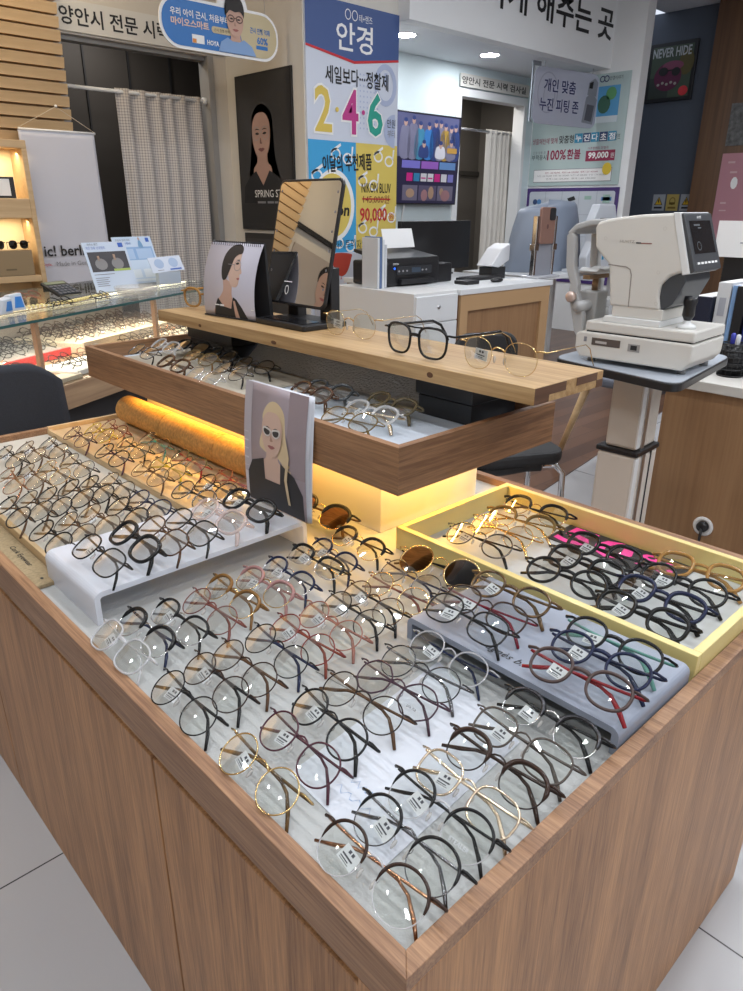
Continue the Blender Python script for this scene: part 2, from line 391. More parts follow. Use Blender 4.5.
# signs above the two doorways
def door_sign(name, x0, x1, y, z0, z1, label, th, x2=None):
    s_ = thing(name, label, 'sign', ((x0 + x1) / 2, y, z0))
    m = MB(); m.box((x0, y - .012, z0), (x1, y, z1)); obj('board', m, mat('sign_cream', (.66, .64, .60), .6), s_, world=True)
    S = Surf((x0, y - .0125, z0), (1, 0, 0), (0, 0, 1)); S.step = .001
    lettering('양안시 전문 시력 검사실', S, .012 if x2 is None else x2, (z1 - z0) / 2, h=(z1 - z0) * .6, w=(x1 - x0) * th, m=INK, parent=s_, align='L', bold=.018)
door_sign('door_sign', 1.615, 2.735, 4.368, 2.012, 2.165, 'cream sign with black lettering over the dark doorway with checked curtain', .86, .06)
door_sign('door_sign', 4.90, 5.86, 4.188, 2.04, 2.135, 'cream sign with black lettering over the recess doorway beside the television', .93)

# curtains
def curtain(name, label, x0, x1, y, z0, z1, folds, amp, m_, rod, rodmat):
    c = thing(name, label, 'curtain', ((x0 + x1) / 2, y, z0))
    mb = MB(); nu, nv = folds * 10, 24
    def P(u, v):
        g = amp * (.55 + .45 * (1 - v)); w = 1 + .02 * math.sin(7 * v)
        return Vector((x0 + (x1 - x0) * (u + .006 * math.sin(u * 40 + 3 * v)), y + g * math.sin(u * folds * 2 * PI * w + .6 * math.sin(u * 11)) + .3 * g * math.sin(u * folds * 5 + 2 * v), z0 + (z1 - z0) * v))
    mb.grid(P, nu, nv)
    o = obj('cloth', mb, m_, c, solid=.003, world=True)
    uv = o.data.uv_layers.new(name='UVMap')
    for p in o.data.polygons:
        for li in p.loop_indices:
            vi = o.data.loops[li].vertex_index; uv.data[li].uv = ((vi % (nu + 1)) / nu * (x1 - x0) * 1.35, (vi // (nu + 1)) / nv * (z1 - z0))
    mb = MB(); mb.cyl((rod[0], y, z1 - .02), (rod[1], y, z1 - .02), .011); obj('rod', mb, rodmat, c, world=True)
    for x in rod:
        mb = MB(); mb.cyl((x - .012, y, z1 - .02), (x + .012, y, z1 - .02), .022); obj('rod_end', mb, rodmat, c, world=True)
curtain('checked_curtain', 'grey and cream checked curtain in the dark doorway at the left', 1.985, 2.575, 4.42, .06, 1.765, 6, .022, plaid('checked_cloth', (.62, .58, .55), (.27, .25, .255), 62), (1.672, 2.60), WHITE)
curtain('plain_curtain', 'plain off-white curtain in the recess doorway beside the sign', 5.50, 6.0, 4.35, .05, 1.77, 7, .025, mat('off_white_cloth', (.66, .63, .58), .9), (4.945, 6.02), STEEL)

# ------------------------------------------------------------------ the wooden display counter
CT = .6014; SZ = .588; CW, CL = .856, 1.53
ctr = thing('display_counter', 'low oak display counter full of eyeglasses in the foreground', 'counter', (CW / 2, CL / 2, 0))
m = MB(); m.box((.07, .02, .0), (CW - .02, CL - .02, SZ - .004)); obj('body', m, OAKV, ctr, world=True)
m = MB(); m.box((.0003, .0, 0), (CW, .020, CT - .016), 0, .0008); obj('end_panel', m, OAKV, ctr, world=True)
m = MB(); m.box((.0, .0, 0), (.0235, .050, SZ - .039)); obj('corner_post', m, OAKV, ctr, world=True)
m = MB(); m.box((.018, CL - .02, 0), (CW, CL, CT - .016)); obj('end_panel', m, OAKV, ctr, world=True)
m = MB(); m.box((CW - .02, .02, 0), (CW, CL - .02, CT - .016)); obj('back_panel', m, OAKV, ctr, world=True)
for y0, y1 in ((.053, .398), (.402, 1.068), (1.072, 1.527)):
    m = MB(); m.box((.0055, y0, .0), (.0235, y1, CT - .073), 0, .0012); obj('door', m, OAKV, ctr, world=True)
RW = .0158
for nm, lo, hi, mt in (('rim', (0, 0, SZ - .039), (RW, CL, CT), OAKY), ('rim', (CW - RW, 0, SZ - .02), (CW, CL, CT), OAKY)):
    m = MB(); y0 = lo[1]
    m.prism([(lo[0], 0), (hi[0], 0 + (RW if lo[0] == 0 else 0)), (hi[0], CL - (RW if lo[0] == 0 else 0)), (lo[0], CL)] if lo[0] == 0 else [(lo[0], RW), (hi[0], 0), (hi[0], CL), (lo[0], CL - RW)], lo[2], hi[2], axis=2, bev=.0008); obj(nm, m, mt, ctr, world=True)
for ya, yb, z0 in ((0, RW, CT - .016), (CL, CL - RW, CT - .016)):
    m = MB(); m.prism([(0, ya), (CW, ya), (CW - RW, yb), (RW, yb)], z0, CT, axis=2, bev=.0008); obj('rim', m, OAKY, ctr, world=True)
LINER = mat('grey_white_textured_liner', (.42, .43, .425), .42, bump=.15, bscale=420)
m = MB(); m.box((RW, RW, SZ - .005), (CW - RW, CL - RW, SZ - .0004)); obj('liner', m, LINER, ctr, world=True)

# paper cards under the glasses
cd = tag(obj('paper_card', MB().prism([(.067, .223), (.060, .084), (.268, .096), (.312, .248)], SZ, SZ + .0008, axis=2), mat('white_card', (.58, .61, .67), .5)), 'white paper card lying under the glasses in the front row', 'paper card')
cd2 = tag(obj('paper_card', MB().prism([(.20, .252), (.19, .335), (.316, .335), (.318, .254)], SZ, SZ + .0008, axis=2), mat('grey_card', (.33, .325, .31), .5)), 'grey card lying just behind the white card, glasses on top', 'paper card')
SC1 = Surf((.06, .20, SZ + .0009), (0, -1, 0), (1, 0, 0)); SC1.step = .0003
for i, (x, y, w) in enumerate(((.02, .030, .05), (.022, .046, .035))):
    pts = [(x + w * t / 14, y + .004 * math.sin(t * 1.7 + i)) for t in range(15)]
    art('handwriting', SC1, [([p, q, (q[0], q[1] + .0006), (p[0], p[1] + .0006)], 0) for p, q in zip(pts, pts[1:])], [mat('blue_pen', (.12, .25, .5), .6)], cd)
# warm-lit textured sheet towards the cork roll

# ------------------------------------------------------------------ milky acrylic riser, blue-grey riser
def bent_riser(name, label, x0, x1, y0, y1, z0, z1, t, r, m_, cat='display riser', open_x=True):
    """an inverted U of bent sheet: section in (x, z), swept along y"""
    def outline(o):
        a = [(x0 + o, z0)]; rr = max(r - o, .0005)
        a += [(x0 + o + rr - rr * math.cos(R(90 * i / 6)), z1 - o - rr + rr * math.sin(R(90 * i / 6))) for i in range(7)]
        a += [(x1 - o - rr + rr * math.sin(R(90 * i / 6)), z1 - o - rr + rr * math.cos(R(90 * i / 6))) for i in range(7)]
        return a + [(x1 - o, z0)]
    m = MB(); pts = outline(0) + outline(t)[::-1]
    if open_x: m.prism(pts, y0, y1, axis=1)
    else: m.prism([(p[0] - x0 + y0, p[1]) for p in pts], y0, y1, axis=0)
    return tag(obj(name, m, m_), label, cat)
wr = bent_riser('acrylic_riser', 'milky white bent acrylic riser carrying six pairs and the portrait brochure', .043, .393, .605, .775, SZ, .635, .0075, .012, ACRYL)
GREYR = mat('blue_grey_riser', (.27, .30, .37), .45)
def riser_y(label, x0, x1, y0, y1, z0, z1, t, r, m_):
    def outline(o):
        rr = max(r - o, .0005); a = [(y0 + o, z0)]
        a += [(y0 + o + rr - rr * math.cos(R(90 * i / 6)), z1 - o - rr + rr * math.sin(R(90 * i / 6))) for i in range(7)]
        a += [(y1 - o - rr + rr * math.sin(R(90 * i / 6)), z1 - o - rr + rr * math.cos(R(90 * i / 6))) for i in range(7)]
        return a + [(y1 - o, z0)]
    m = MB(); m.prism(outline(0) + outline(t)[::-1], x0, x1, axis=0); return m
gr = thing('display_riser', 'low blue-grey riser with cursive lettering in front of the yellow tray', 'display riser', (.40, .165, SZ))
obj('body', riser_y('', .322, .482, .018, .311, SZ, .620, .008, .010, GREYR), GREYR, gr, world=True)
SG = Surf((.322, .31, .6202), (0, -1, 0), (1, 0, 0)); SG.step = .0003
lettering('agnès b.', SG, .135, .020, w=.05, m=INK, parent=gr, shear=.35)

# ------------------------------------------------------------------ yellow tray with the sale card
YEL = mat('pale_yellow_lacquer', (.70, .58, .24), .3); YELIN = mat('tray_lining', (.50, .52, .52), .5, noise=.04)
yx0, yx1, yy0, yy1, yz1 = .494, .786, .0165, .503, .627
yt = thing('yellow_tray', 'pale yellow wooden tray holding black glasses and a pink sale card', 'tray', ((yx0 + yx1) / 2, (yy0 + yy1) / 2, SZ))
m = MB(); m.box((yx0 + .003, yy0 + .003, SZ), (yx1 - .003, yy1 - .003, SZ + .004)); obj('base', m, YELIN, yt, world=True)
w = .011
for lo, hi in (((yx0, yy0, SZ), (yx0 + w, yy1, yz1)), ((yx1 - w, yy0, SZ), (yx1, yy1, yz1)), ((yx0 + w, yy0, SZ), (yx1 - w, yy0 + w, yz1)), ((yx0 + w, yy1 - w, SZ), (yx1 - w, yy1, yz1))):
    m = MB(); m.box(lo, hi, 0, .001); obj('side', m, YEL, yt, world=True)
PINK = mat('hot_pink', (.85, .05, .33), .5)
sc_ = thing('sale_card', 'black card with big pink 50% lettering at the back of the yellow tray', 'card', (.745, .26, SZ + .005))
m = MB(); m.prism([(.700, .355), (.774, .355), (.774, .135), (.700, .135)], SZ + .0045, SZ + .006, axis=2); obj('card', m, BLACKM, sc_, world=True)
SS = Surf((.700, .355, SZ + .0062), (0, -1, 0), (1, 0, 0)); SS.step = .0004
lettering('50', SS, .070, .038, h=.066, w=.125, m=PINK, parent=sc_, bold=.02)
lettering('%', SS, .172, .042, h=.046, w=.062, m=PINK, parent=sc_, bold=.012)

# ------------------------------------------------------------------ cork tray, warm-lit wooden tray, cork roll
CORK = mat('cork', (.54, .31, .10), .85, noise=.25, nscale=160)
CORKD = mat('cork_plate_face', (.33, .25, .14), .8, noise=.18, nscale=220)
ck = thing('cork_tray', 'shallow light wood tray of wire glasses at the far left of the counter', 'tray', (.18, 1.1, SZ))
m = MB(); m.box((.062, .785, SZ), (.297, 1.46, .604), 0, .001); obj('base', m, mat('pale_tray_floor', (.55, .52, .46), .55, noise=.05, nscale=20), ck, world=True)
m = MB(); m.box((.054, .785, SZ), (.062, 1.46, .608), 0, .001); obj('front_lip', m, LIGHTWD, ck, world=True)
pl = thing('cork_plate', 'tan cork name plate lying in front of the wire glasses tray', 'sign', (.036, .9, SZ))
m = MB(); m.box((.0165, .755, SZ), (.053, 1.06, SZ + .006), 0, .0008); obj('plate', m, CORKD, pl, world=True)
SP_ = Surf((.0165, 1.06, SZ + .0062), (0, -1, 0), (1, 0, 0)); SP_.step = .0003
lettering('Cork Eyewear', SP_, .19, .019, w=.088, h=.011, m=INK, parent=pl, bold=.01)
for x in (.068, .285):
    art('rivet', SP_, [(ell(x, .017, .0035, .0022, 12), 0)], [INK], pl)
wt = thing('wooden_tray', 'raised light wood tray glowing in warm light beside the cork roll', 'tray', (.4, 1.1, SZ))
m = MB(); m.box((.298, .79, SZ), (.508, 1.46, .612), 0, .001); obj('base', m, LIGHTWD, wt, world=True)
m = MB(); m.box((.298, .79, .612), (.306, 1.46, .616), 0, .001); obj('edge', m, LIGHTWD, wt, world=True)
m = MB(); m.box((.298, 1.452, .612), (.508, 1.46, .622), 0, .001); obj('edge', m, LIGHTWD, wt, world=True)
cr = thing('cork_roll', 'thick tan cork roll lying under the upper shelf on the wooden tray', 'cork roll', (.47, 1.1, .612))
for i, (a, b) in enumerate(((1.40, 1.19), (1.188, .972), (.970, .74))):
    m = MB(); rr = .0325; n = 24
    m.lathe([(rr - .002, 0), (rr, .002), (rr, a - b - .002), (rr - .002, a - b)], sides=32, M=Matrix.Translation((.474, b, .6128 + rr)) @ Matrix.Rotation(R(-90), 4, 'X')); obj('segment', m, CORK, cr, world=True)

# ------------------------------------------------------------------ upper shelf box on its plinth
x0, x1, y0, y1, z0, z1 = .400, .771, .4086, 1.4221, .733, .8022
pt = thing('plinth', 'white lit plinth carrying the upper wooden tray', 'plinth', (.652, .97, SZ))
m = MB(); m.box((.516, .562, SZ), (.770, 1.38, z0), 0, .001); obj('body', m, mat('plinth_white', (.74, .72, .66), .4), pt, world=True)
us = thing('upper_tray', 'wooden upper display tray cantilevered over the counter with glasses inside', 'tray', (.585, .915, z0))
m = MB(); m.box((x0 + .011, y0 + .011, z0), (x1 - .011, y1 - .011, z0 + .012)); obj('base', m, SHELFY, us, world=True)
w = .012
m = MB(); m.prism([(x0, y0), (x0 + w, y0 + w), (x0 + w, y1 - w), (x0, y1)], z0, z1, axis=2); obj('side', m, SHELFY, us, world=True)
m = MB(); m.prism([(x1, y0), (x1, y1), (x1 - w, y1 - w), (x1 - w, y0 + w)], z0, z1, axis=2); obj('side', m, SHELFY, us, world=True)
m = MB(); m.prism([(x0, y0), (x1, y0), (x1 - w, y0 + w), (x0 + w, y0 + w)], z0, z1, axis=2); obj('side', m, SHELFX, us, world=True)
m = MB(); m.prism([(x0, y1), (x0 + w, y1 - w), (x1 - w, y1 - w), (x1, y1)], z0, z1, axis=2); obj('side', m, SHELFX, us, world=True)
UZ = .7707
BLUEL = mat('pale_blue_liner', (.58, .64, .72), .45, bump=.3, bscale=420)
m = MB(); m.box((x0 + w, y0 + w, z0 + .012), (x1 - w, y1 - w, UZ)); obj('liner', m, BLUEL, us, world=True)
TEXT = mat('textured_silver_vinyl', (.68, .71, .76), .25, bump=1.0, bscale=190)
m = MB(); m.prism([(.657, UZ + .0006), (.744, .8478), (.748, .8478), (.663, UZ + .0006)], .600, 1.16, axis=1); tag(obj('backing_sheet', m, TEXT), 'silver textured backing sheet leaning under the plank behind the glasses', 'backing sheet')
mt = tag(obj('display_mat', MB().box((.446, .895, UZ + .0005), (.650, 1.382, UZ + .0025), 0, .001), mat('beige_mat', (.44, .40, .33), .7)), 'beige mat under the nine pairs at the far end of upper tray', 'mat')
# the plank and its black supports
pk = thing('plank_shelf', 'knotty pine plank shelf above the upper tray', 'shelf', (.657, .85, .8484))
m = MB()
ya, yb = .3160, 1.3793
m.box((.5672, ya, .8484), (.7470, yb, .8730), 0, .0008); obj('board', m, PINE, pk, world=True)
m = MB(); m.box((.5680, ya - .0006, .8590), (.645, ya + .0002, .8724)); m.box((.5680, ya - .0006, .8490), (.603, ya + .0002, .8590)); m.box((.673, ya - .0006, .8605), (.729, ya + .0002, .8724)); m.box((.729, ya - .0006, .8488), (.7463, ya + .0002, .8605)); obj('end_grain', m, PINEEND, pk, world=True)
for kc, kr in (((.567, .5085, .8603), (.0012, .0065, .0045)), ((.567, .917, .857), (.0012, .009, .0035)), ((.567, 1.19, .858), (.001, .006, .0035))):
    m = MB(); m.ball(kc, kr); obj('knot', m, mat('wood_knot', (.10, .04, .015), .6), pk, world=True)
def support(label, ya, yb):
    s_ = thing('support_box', label, 'box', (.69, (ya + yb) / 2, UZ))
    m = MB(); m.box((.633, ya, UZ + .0006), (.752, yb, .805), 0, .001); obj('body', m, BLACKP, s_, world=True)
    m = MB(); m.box((.629, ya - .004, .807), (.755, yb + .004, .8482), 0, .001); obj('lid', m, BLACKP, s_, world=True)
support('black box holding up the near end of the pine plank', .475, .592)
support('black box holding up the far end of the pine plank', 1.169, 1.354)

# ------------------------------------------------------------------ things standing on the plank
PZ = .8730
mr = thing('standing_mirror', 'black framed tilting mirror standing on the pine plank', 'mirror', (.6826, .999, PZ + .0004), (0, 0, R(-90)))
def loc_mirror(name, mb, mt): return obj(name, mb, mt, mr)
m = MB(); m.prism(rrect(-.060, -.060, .106, .055, .007), 0, .011, axis=2, bev=.002); loc_mirror('base', m, BLACKP)
m = MB(); m.prism(rrect(-.045, -.049, .090, -.005, .004), .0105, .0125, axis=2); loc_mirror('base_tray', m, mat('glossy_black', (.01, .01, .012), .15))
for s in (-1, 1):
    m = MB(); m.box((.02 + s * .055 - .018, .022, .009), (.02 + s * .055 + .018, .046, .115), 0, .002); loc_mirror('stand', m, BLACKP)
tl = R(13.3); Mt = Matrix.Translation((0, -.004, .036)) @ Matrix.Rotation(-tl, 4, 'X')
m = MB(); m.prism(rrect(-.1025, 0, .1025, .251, .015), 0, .006, axis=1, M=Mt, bev=.002); fr = loc_mirror('frame', m, BLACKP)
m = MB(); m.prism(rrect(-.097, .0055, .097, .2455, .011), -.0008, .0002, axis=1, M=Mt); loc_mirror('mirror_glass', m, mat('mirror_silver', (.82, .83, .84), .015, 1))
SM = Surf(Mt @ Vector((-.097, -.0010, .0055)), (1, 0, 0), Mt.to_3x3() @ Vector((0, 0, 1))); SM.world = False; SM.step = .0002
art('lettering', SM, [(p, 0) for p in ring(.07, .025, .0065, .0095, .002)] + [(rc(.058, .041, .085, .0427), 0)], [WHITEINK], mr)
for i in range(6):
    art('stud', SM, [(ell(.007, .022 + i * .04, .002, .0027, 8), 0), (ell(.187, .034 + i * .037, .002, .0027, 8), 0)], [GREYINK], mr)

# ------------------------------------------------------------------ portraits printed on sheets
def smooth(pts, n=4):
    """closed Catmull-Rom through pts"""
    out = []; k = len(pts)
    for i in range(k):
        p0, p1, p2, p3 = (pts[(i + j) % k] for j in (-1, 0, 1, 2))
        for q in range(n):
            t = q / n
            out.append(tuple(.5 * (2 * p1[d] + (p2[d] - p0[d]) * t + (2 * p0[d] - 5 * p1[d] + 4 * p2[d] - p3[d]) * t * t + (3 * p1[d] - p0[d] - 3 * p2[d] + p3[d]) * t ** 3) for d in (0, 1)))
    return out
def frontal(S, par, cx, cy, s, skin, hair, top, hair_pts, specs=None, lips=LIPS, shade=None, tops=None, k=1, neck=1.0):
    """head centre (cx, cy), half face height s"""
    T = lambda pts: [(cx + x * s, cy + y * s) for x, y in pts]
    nb_ = max(-2.3, min(p[1] for q in tops for p in q) + .12)
    art('hair', S, [(T(smooth(hair_pts)), 0)], [hair], par, k)
    art('neck', S, [(T(smooth([(-.38, -.4), (-.42, -1.1), (-.75 * neck, -1.45), (-.5, nb_), (.5, nb_), (.75 * neck, -1.45), (.42, -1.1), (.38, -.4)])), 0)], [skin], par, k + 1)
    art('top', S, [(T(p), 0, i * .3) for i, p in enumerate(tops)], [top], par, k + 2)
    art('face', S, [(T(smooth([(0, -1.02), (-.34, -.90), (-.62, -.48), (-.72, .05), (-.68, .55), (-.4, .92), (0, 1.0), (.4, .92), (.68, .55), (.72, .05), (.62, -.48), (.34, -.90)])), 0)], [skin], par, k + 3)
    sh = []
    for q in (-1, 1):
        sh.append((T(smooth([(q * .46, .12), (q * .30, .17), (q * .14, .10), (q * .30, .06)])), 0))
        sh.append((T(smooth([(q * .50, .27), (q * .30, .33), (q * .10, .26), (q * .30, .29)])), 0))
    sh.append((T(smooth([(-.02, -.05), (-.11, -.28), (0, -.33), (.11, -.28), (.03, -.27)])), 1))
    art('features', S, sh, [HAIRK, shade or mat('print_skin_shade', (.38, .22, .17), .6)], par, k + 4)
    art('lips', S, [(T(smooth([(-.26, -.56), (-.08, -.50), (0, -.52), (.08, -.50), (.26, -.56), (0, -.67)])), 0)], [lips], par, k + 4)
    if specs: specs(T, par, k + 5)

# brochure with the blonde woman in white sunglasses
BW, BH = .160, .203
br = thing('brochure', 'standing brochure with blonde woman in white sunglasses on the acrylic riser', 'brochure', (.383, .672, .6357), (0, 0, R(-89)))
tl = R(3)
def leaf(off, tl_, bow, nm, mt, y0=0):
    S = Surf((-BW / 2 + off, y0, 0), (1, 0, 0), (0, math.sin(tl_), math.cos(tl_)), bow, BH); S.axis = 'v'; S.world = False; S.step = .0005
    m = MB(); m.grid(lambda u, v: S(BW * u, BH * v, 0), 1, 14)
    obj(nm, m, mt, br, solid=.0004); return S
PG = mat('page_edge_white', (.72, .74, .80), .4)
leaf(.006, R(3.6), .002, 'page', PG, .0045); leaf(.003, R(3.3), .004, 'page', PG, .002)
S = leaf(0, tl, .006, 'cover', mat('cover_lilac_grey', (.36, .30, .33), .35))
art('background', S, [(rc(0, .05, .02, BH), 0), (rc(.115, .07, .16, BH), 1), (rc(.0, .0, .012, .12), 2)], [mat('cover_grey', (.42, .38, .41), .4), mat('cover_mauve', (.30, .24, .26), .4), mat('cover_light', (.55, .52, .55), .4)], br)
def sunspecs(T, par, k):
    a = [(T(smooth([(q * .05, .22), (q * .56, .30), (q * .60, .05), (q * .36, -.12), (q * .10, -.04)])), 0) for q in (-1, 1)]
    b = [(T(smooth([(q * .12, .16), (q * .50, .22), (q * .52, .06), (q * .35, -.05), (q * .15, 0)])), 1, .4) for q in (-1, 1)]
    art('sunglasses', S, a + b, [mat('print_white_frame', (.62, .58, .55), .4), mat('print_dark_lens', (.04, .035, .035), .3)], par, k)
frontal(S, br, .077, .128, .036, SKIN2, BLONDE, mat('print_black_jacket', (.022, .02, .022), .45),
        [(-.7, .2), (-.75, .8), (-.35, 1.35), (.2, 1.45), (.75, 1.05), (.9, .2), (1.15, -.9), (1.45, -2.0), (1.5, -3.2), (1.0, -2.9), (.7, -1.2), (-.5, -.9), (-.95, -.6)],
        sunspecs, mat('print_mauve_lips', (.30, .10, .10), .5),
        tops=[[(-1.9, -3.5), (-1.85, -2.1), (-1.5, -1.5), (-.62, -1.22), (-.55, -2.2), (.55, -2.2), (.62, -1.2), (1.6, -1.6), (2.15, -2.3), (2.2, -3.5)]])
art('hair_strand', S, [([(.105, .13), (.117, .10), (.110, .06), (.118, .02), (.124, .02), (.117, .06), (.123, .10), (.112, .135)], 0)], [BLONDE], br, 6)

# desk calendar with the short-haired woman in profile
KW, KH = .174, .155
cal = thing('desk_calendar', 'spiral desk calendar with a profile portrait standing beside the mirror', 'calendar', (.620, 1.149, PZ + .0004), (0, 0, R(-84.6)))
tl = R(12)
S = Surf((-KW / 2, 0, .003), (1, 0, 0), (0, math.sin(tl), math.cos(tl)), .014, KH); S.axis = 'v'; S.world = False; S.step = .00035
m = MB(); m.grid(lambda u, v: S(KW * u, KH * v, 0), 1, 16); obj('page', m, mat('calendar_page', (.50, .48, .55), .45), cal, solid=.0006)
m = MB(); m.prism([(-.004, 0), (.05, 0), (.05, .003), (KH * math.tan(tl) + .003, KH + .002), (KH * math.tan(tl) - .001, KH + .002), (.040, .003), (-.004, .003)], -KW / 2, KW / 2, axis=0); obj('stand', m, BLACKM, cal)
m = MB()
for i in range(26):
    x = -KW / 2 + .006 + i * (KW - .012) / 25; c = S(.0, KH, 0)
    m.tube([(x, c.y + .005 * math.cos(a), c.z + .005 * math.sin(a) - .002) for a in [R(40 * q) for q in range(9)]], .0007, closed=True, sides=5)
obj('spiral', m, BLACKP, cal)
def Q(pts): return [(x * KW, y * KH) for x, y in pts]
art('neck', S, [(Q(smooth([(.40, .50), (.40, .34), (.26, .16), (.22, .0), (.70, .0), (.68, .18), (.58, .26), (.56, .44)])), 0)], [SKIN], cal, 1)
art('top', S, [(Q([(.20, .0), (.23, .12), (.30, .24), (.40, .13), (.55, .11), (.60, .27), (.665, .24), (.76, .14), (.86, .0)]), 0), (Q([(.62, .0), (.60, .22), (.635, .22), (.70, .0)]), 1, .5)], [INK, SKIN], cal, 2)
art('hair', S, [(Q(smooth([(.38, .50), (.34, .66), (.36, .84), (.46, .96), (.60, .98), (.67, .93), (.675, .86), (.61, .84), (.555, .79), (.53, .70), (.505, .62), (.45, .50)])), 0)], [HAIRK], cal, 3)
art('face', S, [(Q(smooth([(.66, .88), (.675, .77), (.69, .70), (.735, .60), (.70, .575), (.71, .54), (.70, .50), (.69, .44), (.64, .40), (.56, .42), (.50, .52), (.48, .66), (.52, .80), (.58, .86)])), 0)], [SKIN2], cal, 2)
art('features', S, [(Q(smooth([(.60, .715), (.635, .735), (.665, .72), (.635, .705)])), 0), (Q([(.59, .765), (.66, .775), (.66, .76)]), 0), (Q(smooth([(.66, .525), (.705, .53), (.705, .505), (.67, .505)])), 1)], [HAIRK, LIPS], cal, 4)
art('spectacles', S, [([(x * KW, y * KH) for x, y in p], 0) for p in ring(.645, .69, .065, .07, .007)] + [(Q([(.46, .70), (.46, .708), (.58, .706), (.58, .698)]), 0)], [GREYINK], cal, 5)
art('caption', S, [(Q(rc(.24, .135, .33, .150)), 0), (Q(rc(.34, .13, .42, .155)), 0), (Q(rc(.94, .12, .99, .135)), 0)], [WHITEINK], cal, 5)

# ------------------------------------------------------------------ posters on the pillar
bp = thing('portrait_poster', 'black framed portrait poster of a long-haired person in glasses on the pillar', 'poster', (2.745, 3.92, .955))
m = MB(); m.box((2.735, 3.655, .957), (2.7495, 4.255, 1.882), 0, .001); obj('frame', m, mat('poster_black', (.018, .017, .017), .45), bp, world=True)
S = Surf((2.7345, 4.255, .957), (0, -1, 0), (0, 0, 1)); S.step = .0012
PWd, PHt = .600, .925
art('background', S, [(rc(.012, .16, PWd - .012, PHt - .012), 0)], [mat('poster_grey_glow', (.035, .033, .033), .5)], bp)
def thinspecs(T, par, k):
    a = [(T(p), 0) for q in (-1, 1) for p in ring(q * .36, .12, .32, .30, .035)]
    art('spectacles', S, a + [(T([(-.05, .16), (.05, .16), (.05, .20), (-.05, .20)]), 0)], [mat('print_silver', (.30, .27, .25), .4)], par, k)
frontal(S, bp, .275, .565, .135, mat('poster_skin', (.40, .25, .20), .55), HAIRK, INK, [(-.8, .2), (-.75, .85), (-.3, 1.3), (.3, 1.3), (.85, .85), (.95, 0), (1.05, -1.0), (1.4, -2.0), (.9, -2.3), (.4, -1.2), (-.4, -1.2), (-.8, -2.2), (-1.15, -1.9), (-.95, -.8)],
        thinspecs, mat('poster_lips', (.17, .06, .055), .5), mat('poster_skin_shade', (.17, .09, .07), .6),
        tops=[[(-1.7, -2.95), (-1.6, -2.2), (-1.1, -1.75), (-.55, -1.5), (0, -2.15), (.55, -1.5), (1.2, -1.75), (1.8, -2.2), (1.9, -2.95)]])
lettering('SPRING ST', S, .33, .225, h=.045, m=WHITEINK, parent=bp, k=7)
art('caption', S, [(rc(.21, .165, .30, .178), 0), (rc(.32, .165, .39, .178), 0), (rc(.40, .165, .46, .178), 0)], [GREYINK], bp, 7)
bp2 = thing('black_poster', 'second dark poster low on the pillar, mostly behind the mirror', 'poster', (2.745, 3.92, .30))
m = MB(); m.box((2.735, 3.61, .30), (2.7495, 4.235, .935), 0, .001); obj('board', m, mat('poster_black2', (.028, .026, .025), .5), bp2, world=True)
S = Surf((2.7345, 4.235, .30), (0, -1, 0), (0, 0, 1)); S.step = .0012
art('picture', S, [(rc(.02, .02, .60, .60), 0)], [mat('poster_charcoal', (.045, .042, .042), .5)], bp2)

# the big price banner
bn = thing('price_banner', 'tall blue, white and yellow price banner covering the pillar front', 'banner', (3.14, 3.54, 0))
m = MB(); m.box((2.758, 3.538, .36), (3.524, 3.549, 2.23)); obj('hanging_panel', m, mat('banner_white', (.62, .66, .76), .5), bn, world=True)
S = Surf((2.758, 3.5375, .36), (1, 0, 0), (0, 0, 1)); S.step = .0012
NAVY = mat('banner_navy', (.055, .10, .27), .5); SKY = mat('banner_sky_blue', (.055, .36, .68), .5); YELB = mat('banner_yellow', (.72, .56, .13), .5); BPALE = mat('banner_pale_blue', (.42, .48, .66), .5)
W_ = .766; zz = lambda z: z - .36
art('colour_block', S, [([(0, zz(1.985)), (.38, zz(1.935)), (W_, zz(1.985)), (W_, zz(2.23)), (0, zz(2.23))], 0), (rc(0, zz(.825), .392, zz(1.485)), 1), (rc(.392, zz(.825), W_, zz(1.485)), 2), (rc(.392, 0, W_, zz(.825)), 3)], [NAVY, SKY, YELB, mat('banner_brown', (.16, .11, .05), .6)], bn)
art('stripe', S, [([(0, zz(1.985)), (.38, zz(1.935)), (W_, zz(1.985)), (W_, zz(1.972)), (.38, zz(1.92)), (0, zz(1.972))], 0)], [REDINK], bn, 1)
art('ornament', S, [(p, 0) for p in ring(.65, zz(1.83), .10, .12, .032)] + [(rc(.64, zz(1.83), .665, zz(1.90)), 0)] + [(ell(.40 + .03 * i, zz(1.87 - .03 * j), .006, .006, 6), 0) for i in range(7) for j in range(11)] + [(ell(.74, zz(1.57), .10, .10, 20, 90, 270), 0)], [BPALE], bn, 1.7)
art('logo', S, [(p, 0) for q in (.33, .385) for p in ring(q, zz(2.172), .024, .028, .005)], [WHITEINK], bn, 2)
lettering('테+렌즈', S, .475, zz(2.165), h=.04, w=.11, m=WHITEINK, parent=bn, k=2)
lettering('안경', S, .385, zz(2.055), h=.15, w=.30, m=WHITEINK, parent=bn, k=2, bold=.012)
lettering('세일보다···정찰제', S, .41, zz(1.845), h=.095, w=.53, m=INK, parent=bn, k=2, bold=.015)
for ch, x, cc in (('2', .125, (.68, .50, .10)), ('4', .345, (.50, .05, .24)), ('6', .56, (.03, .33, .25))):
    mm_ = mat('digit_' + ch, cc, .5)
    lettering(ch, S, x, zz(1.655), h=.275, w=.155, m=WHITEINK, parent=bn, k=2, bold=.05)
    lettering(ch, S, x, zz(1.655), h=.25, w=.135, m=mm_, parent=bn, k=3, bold=.02)
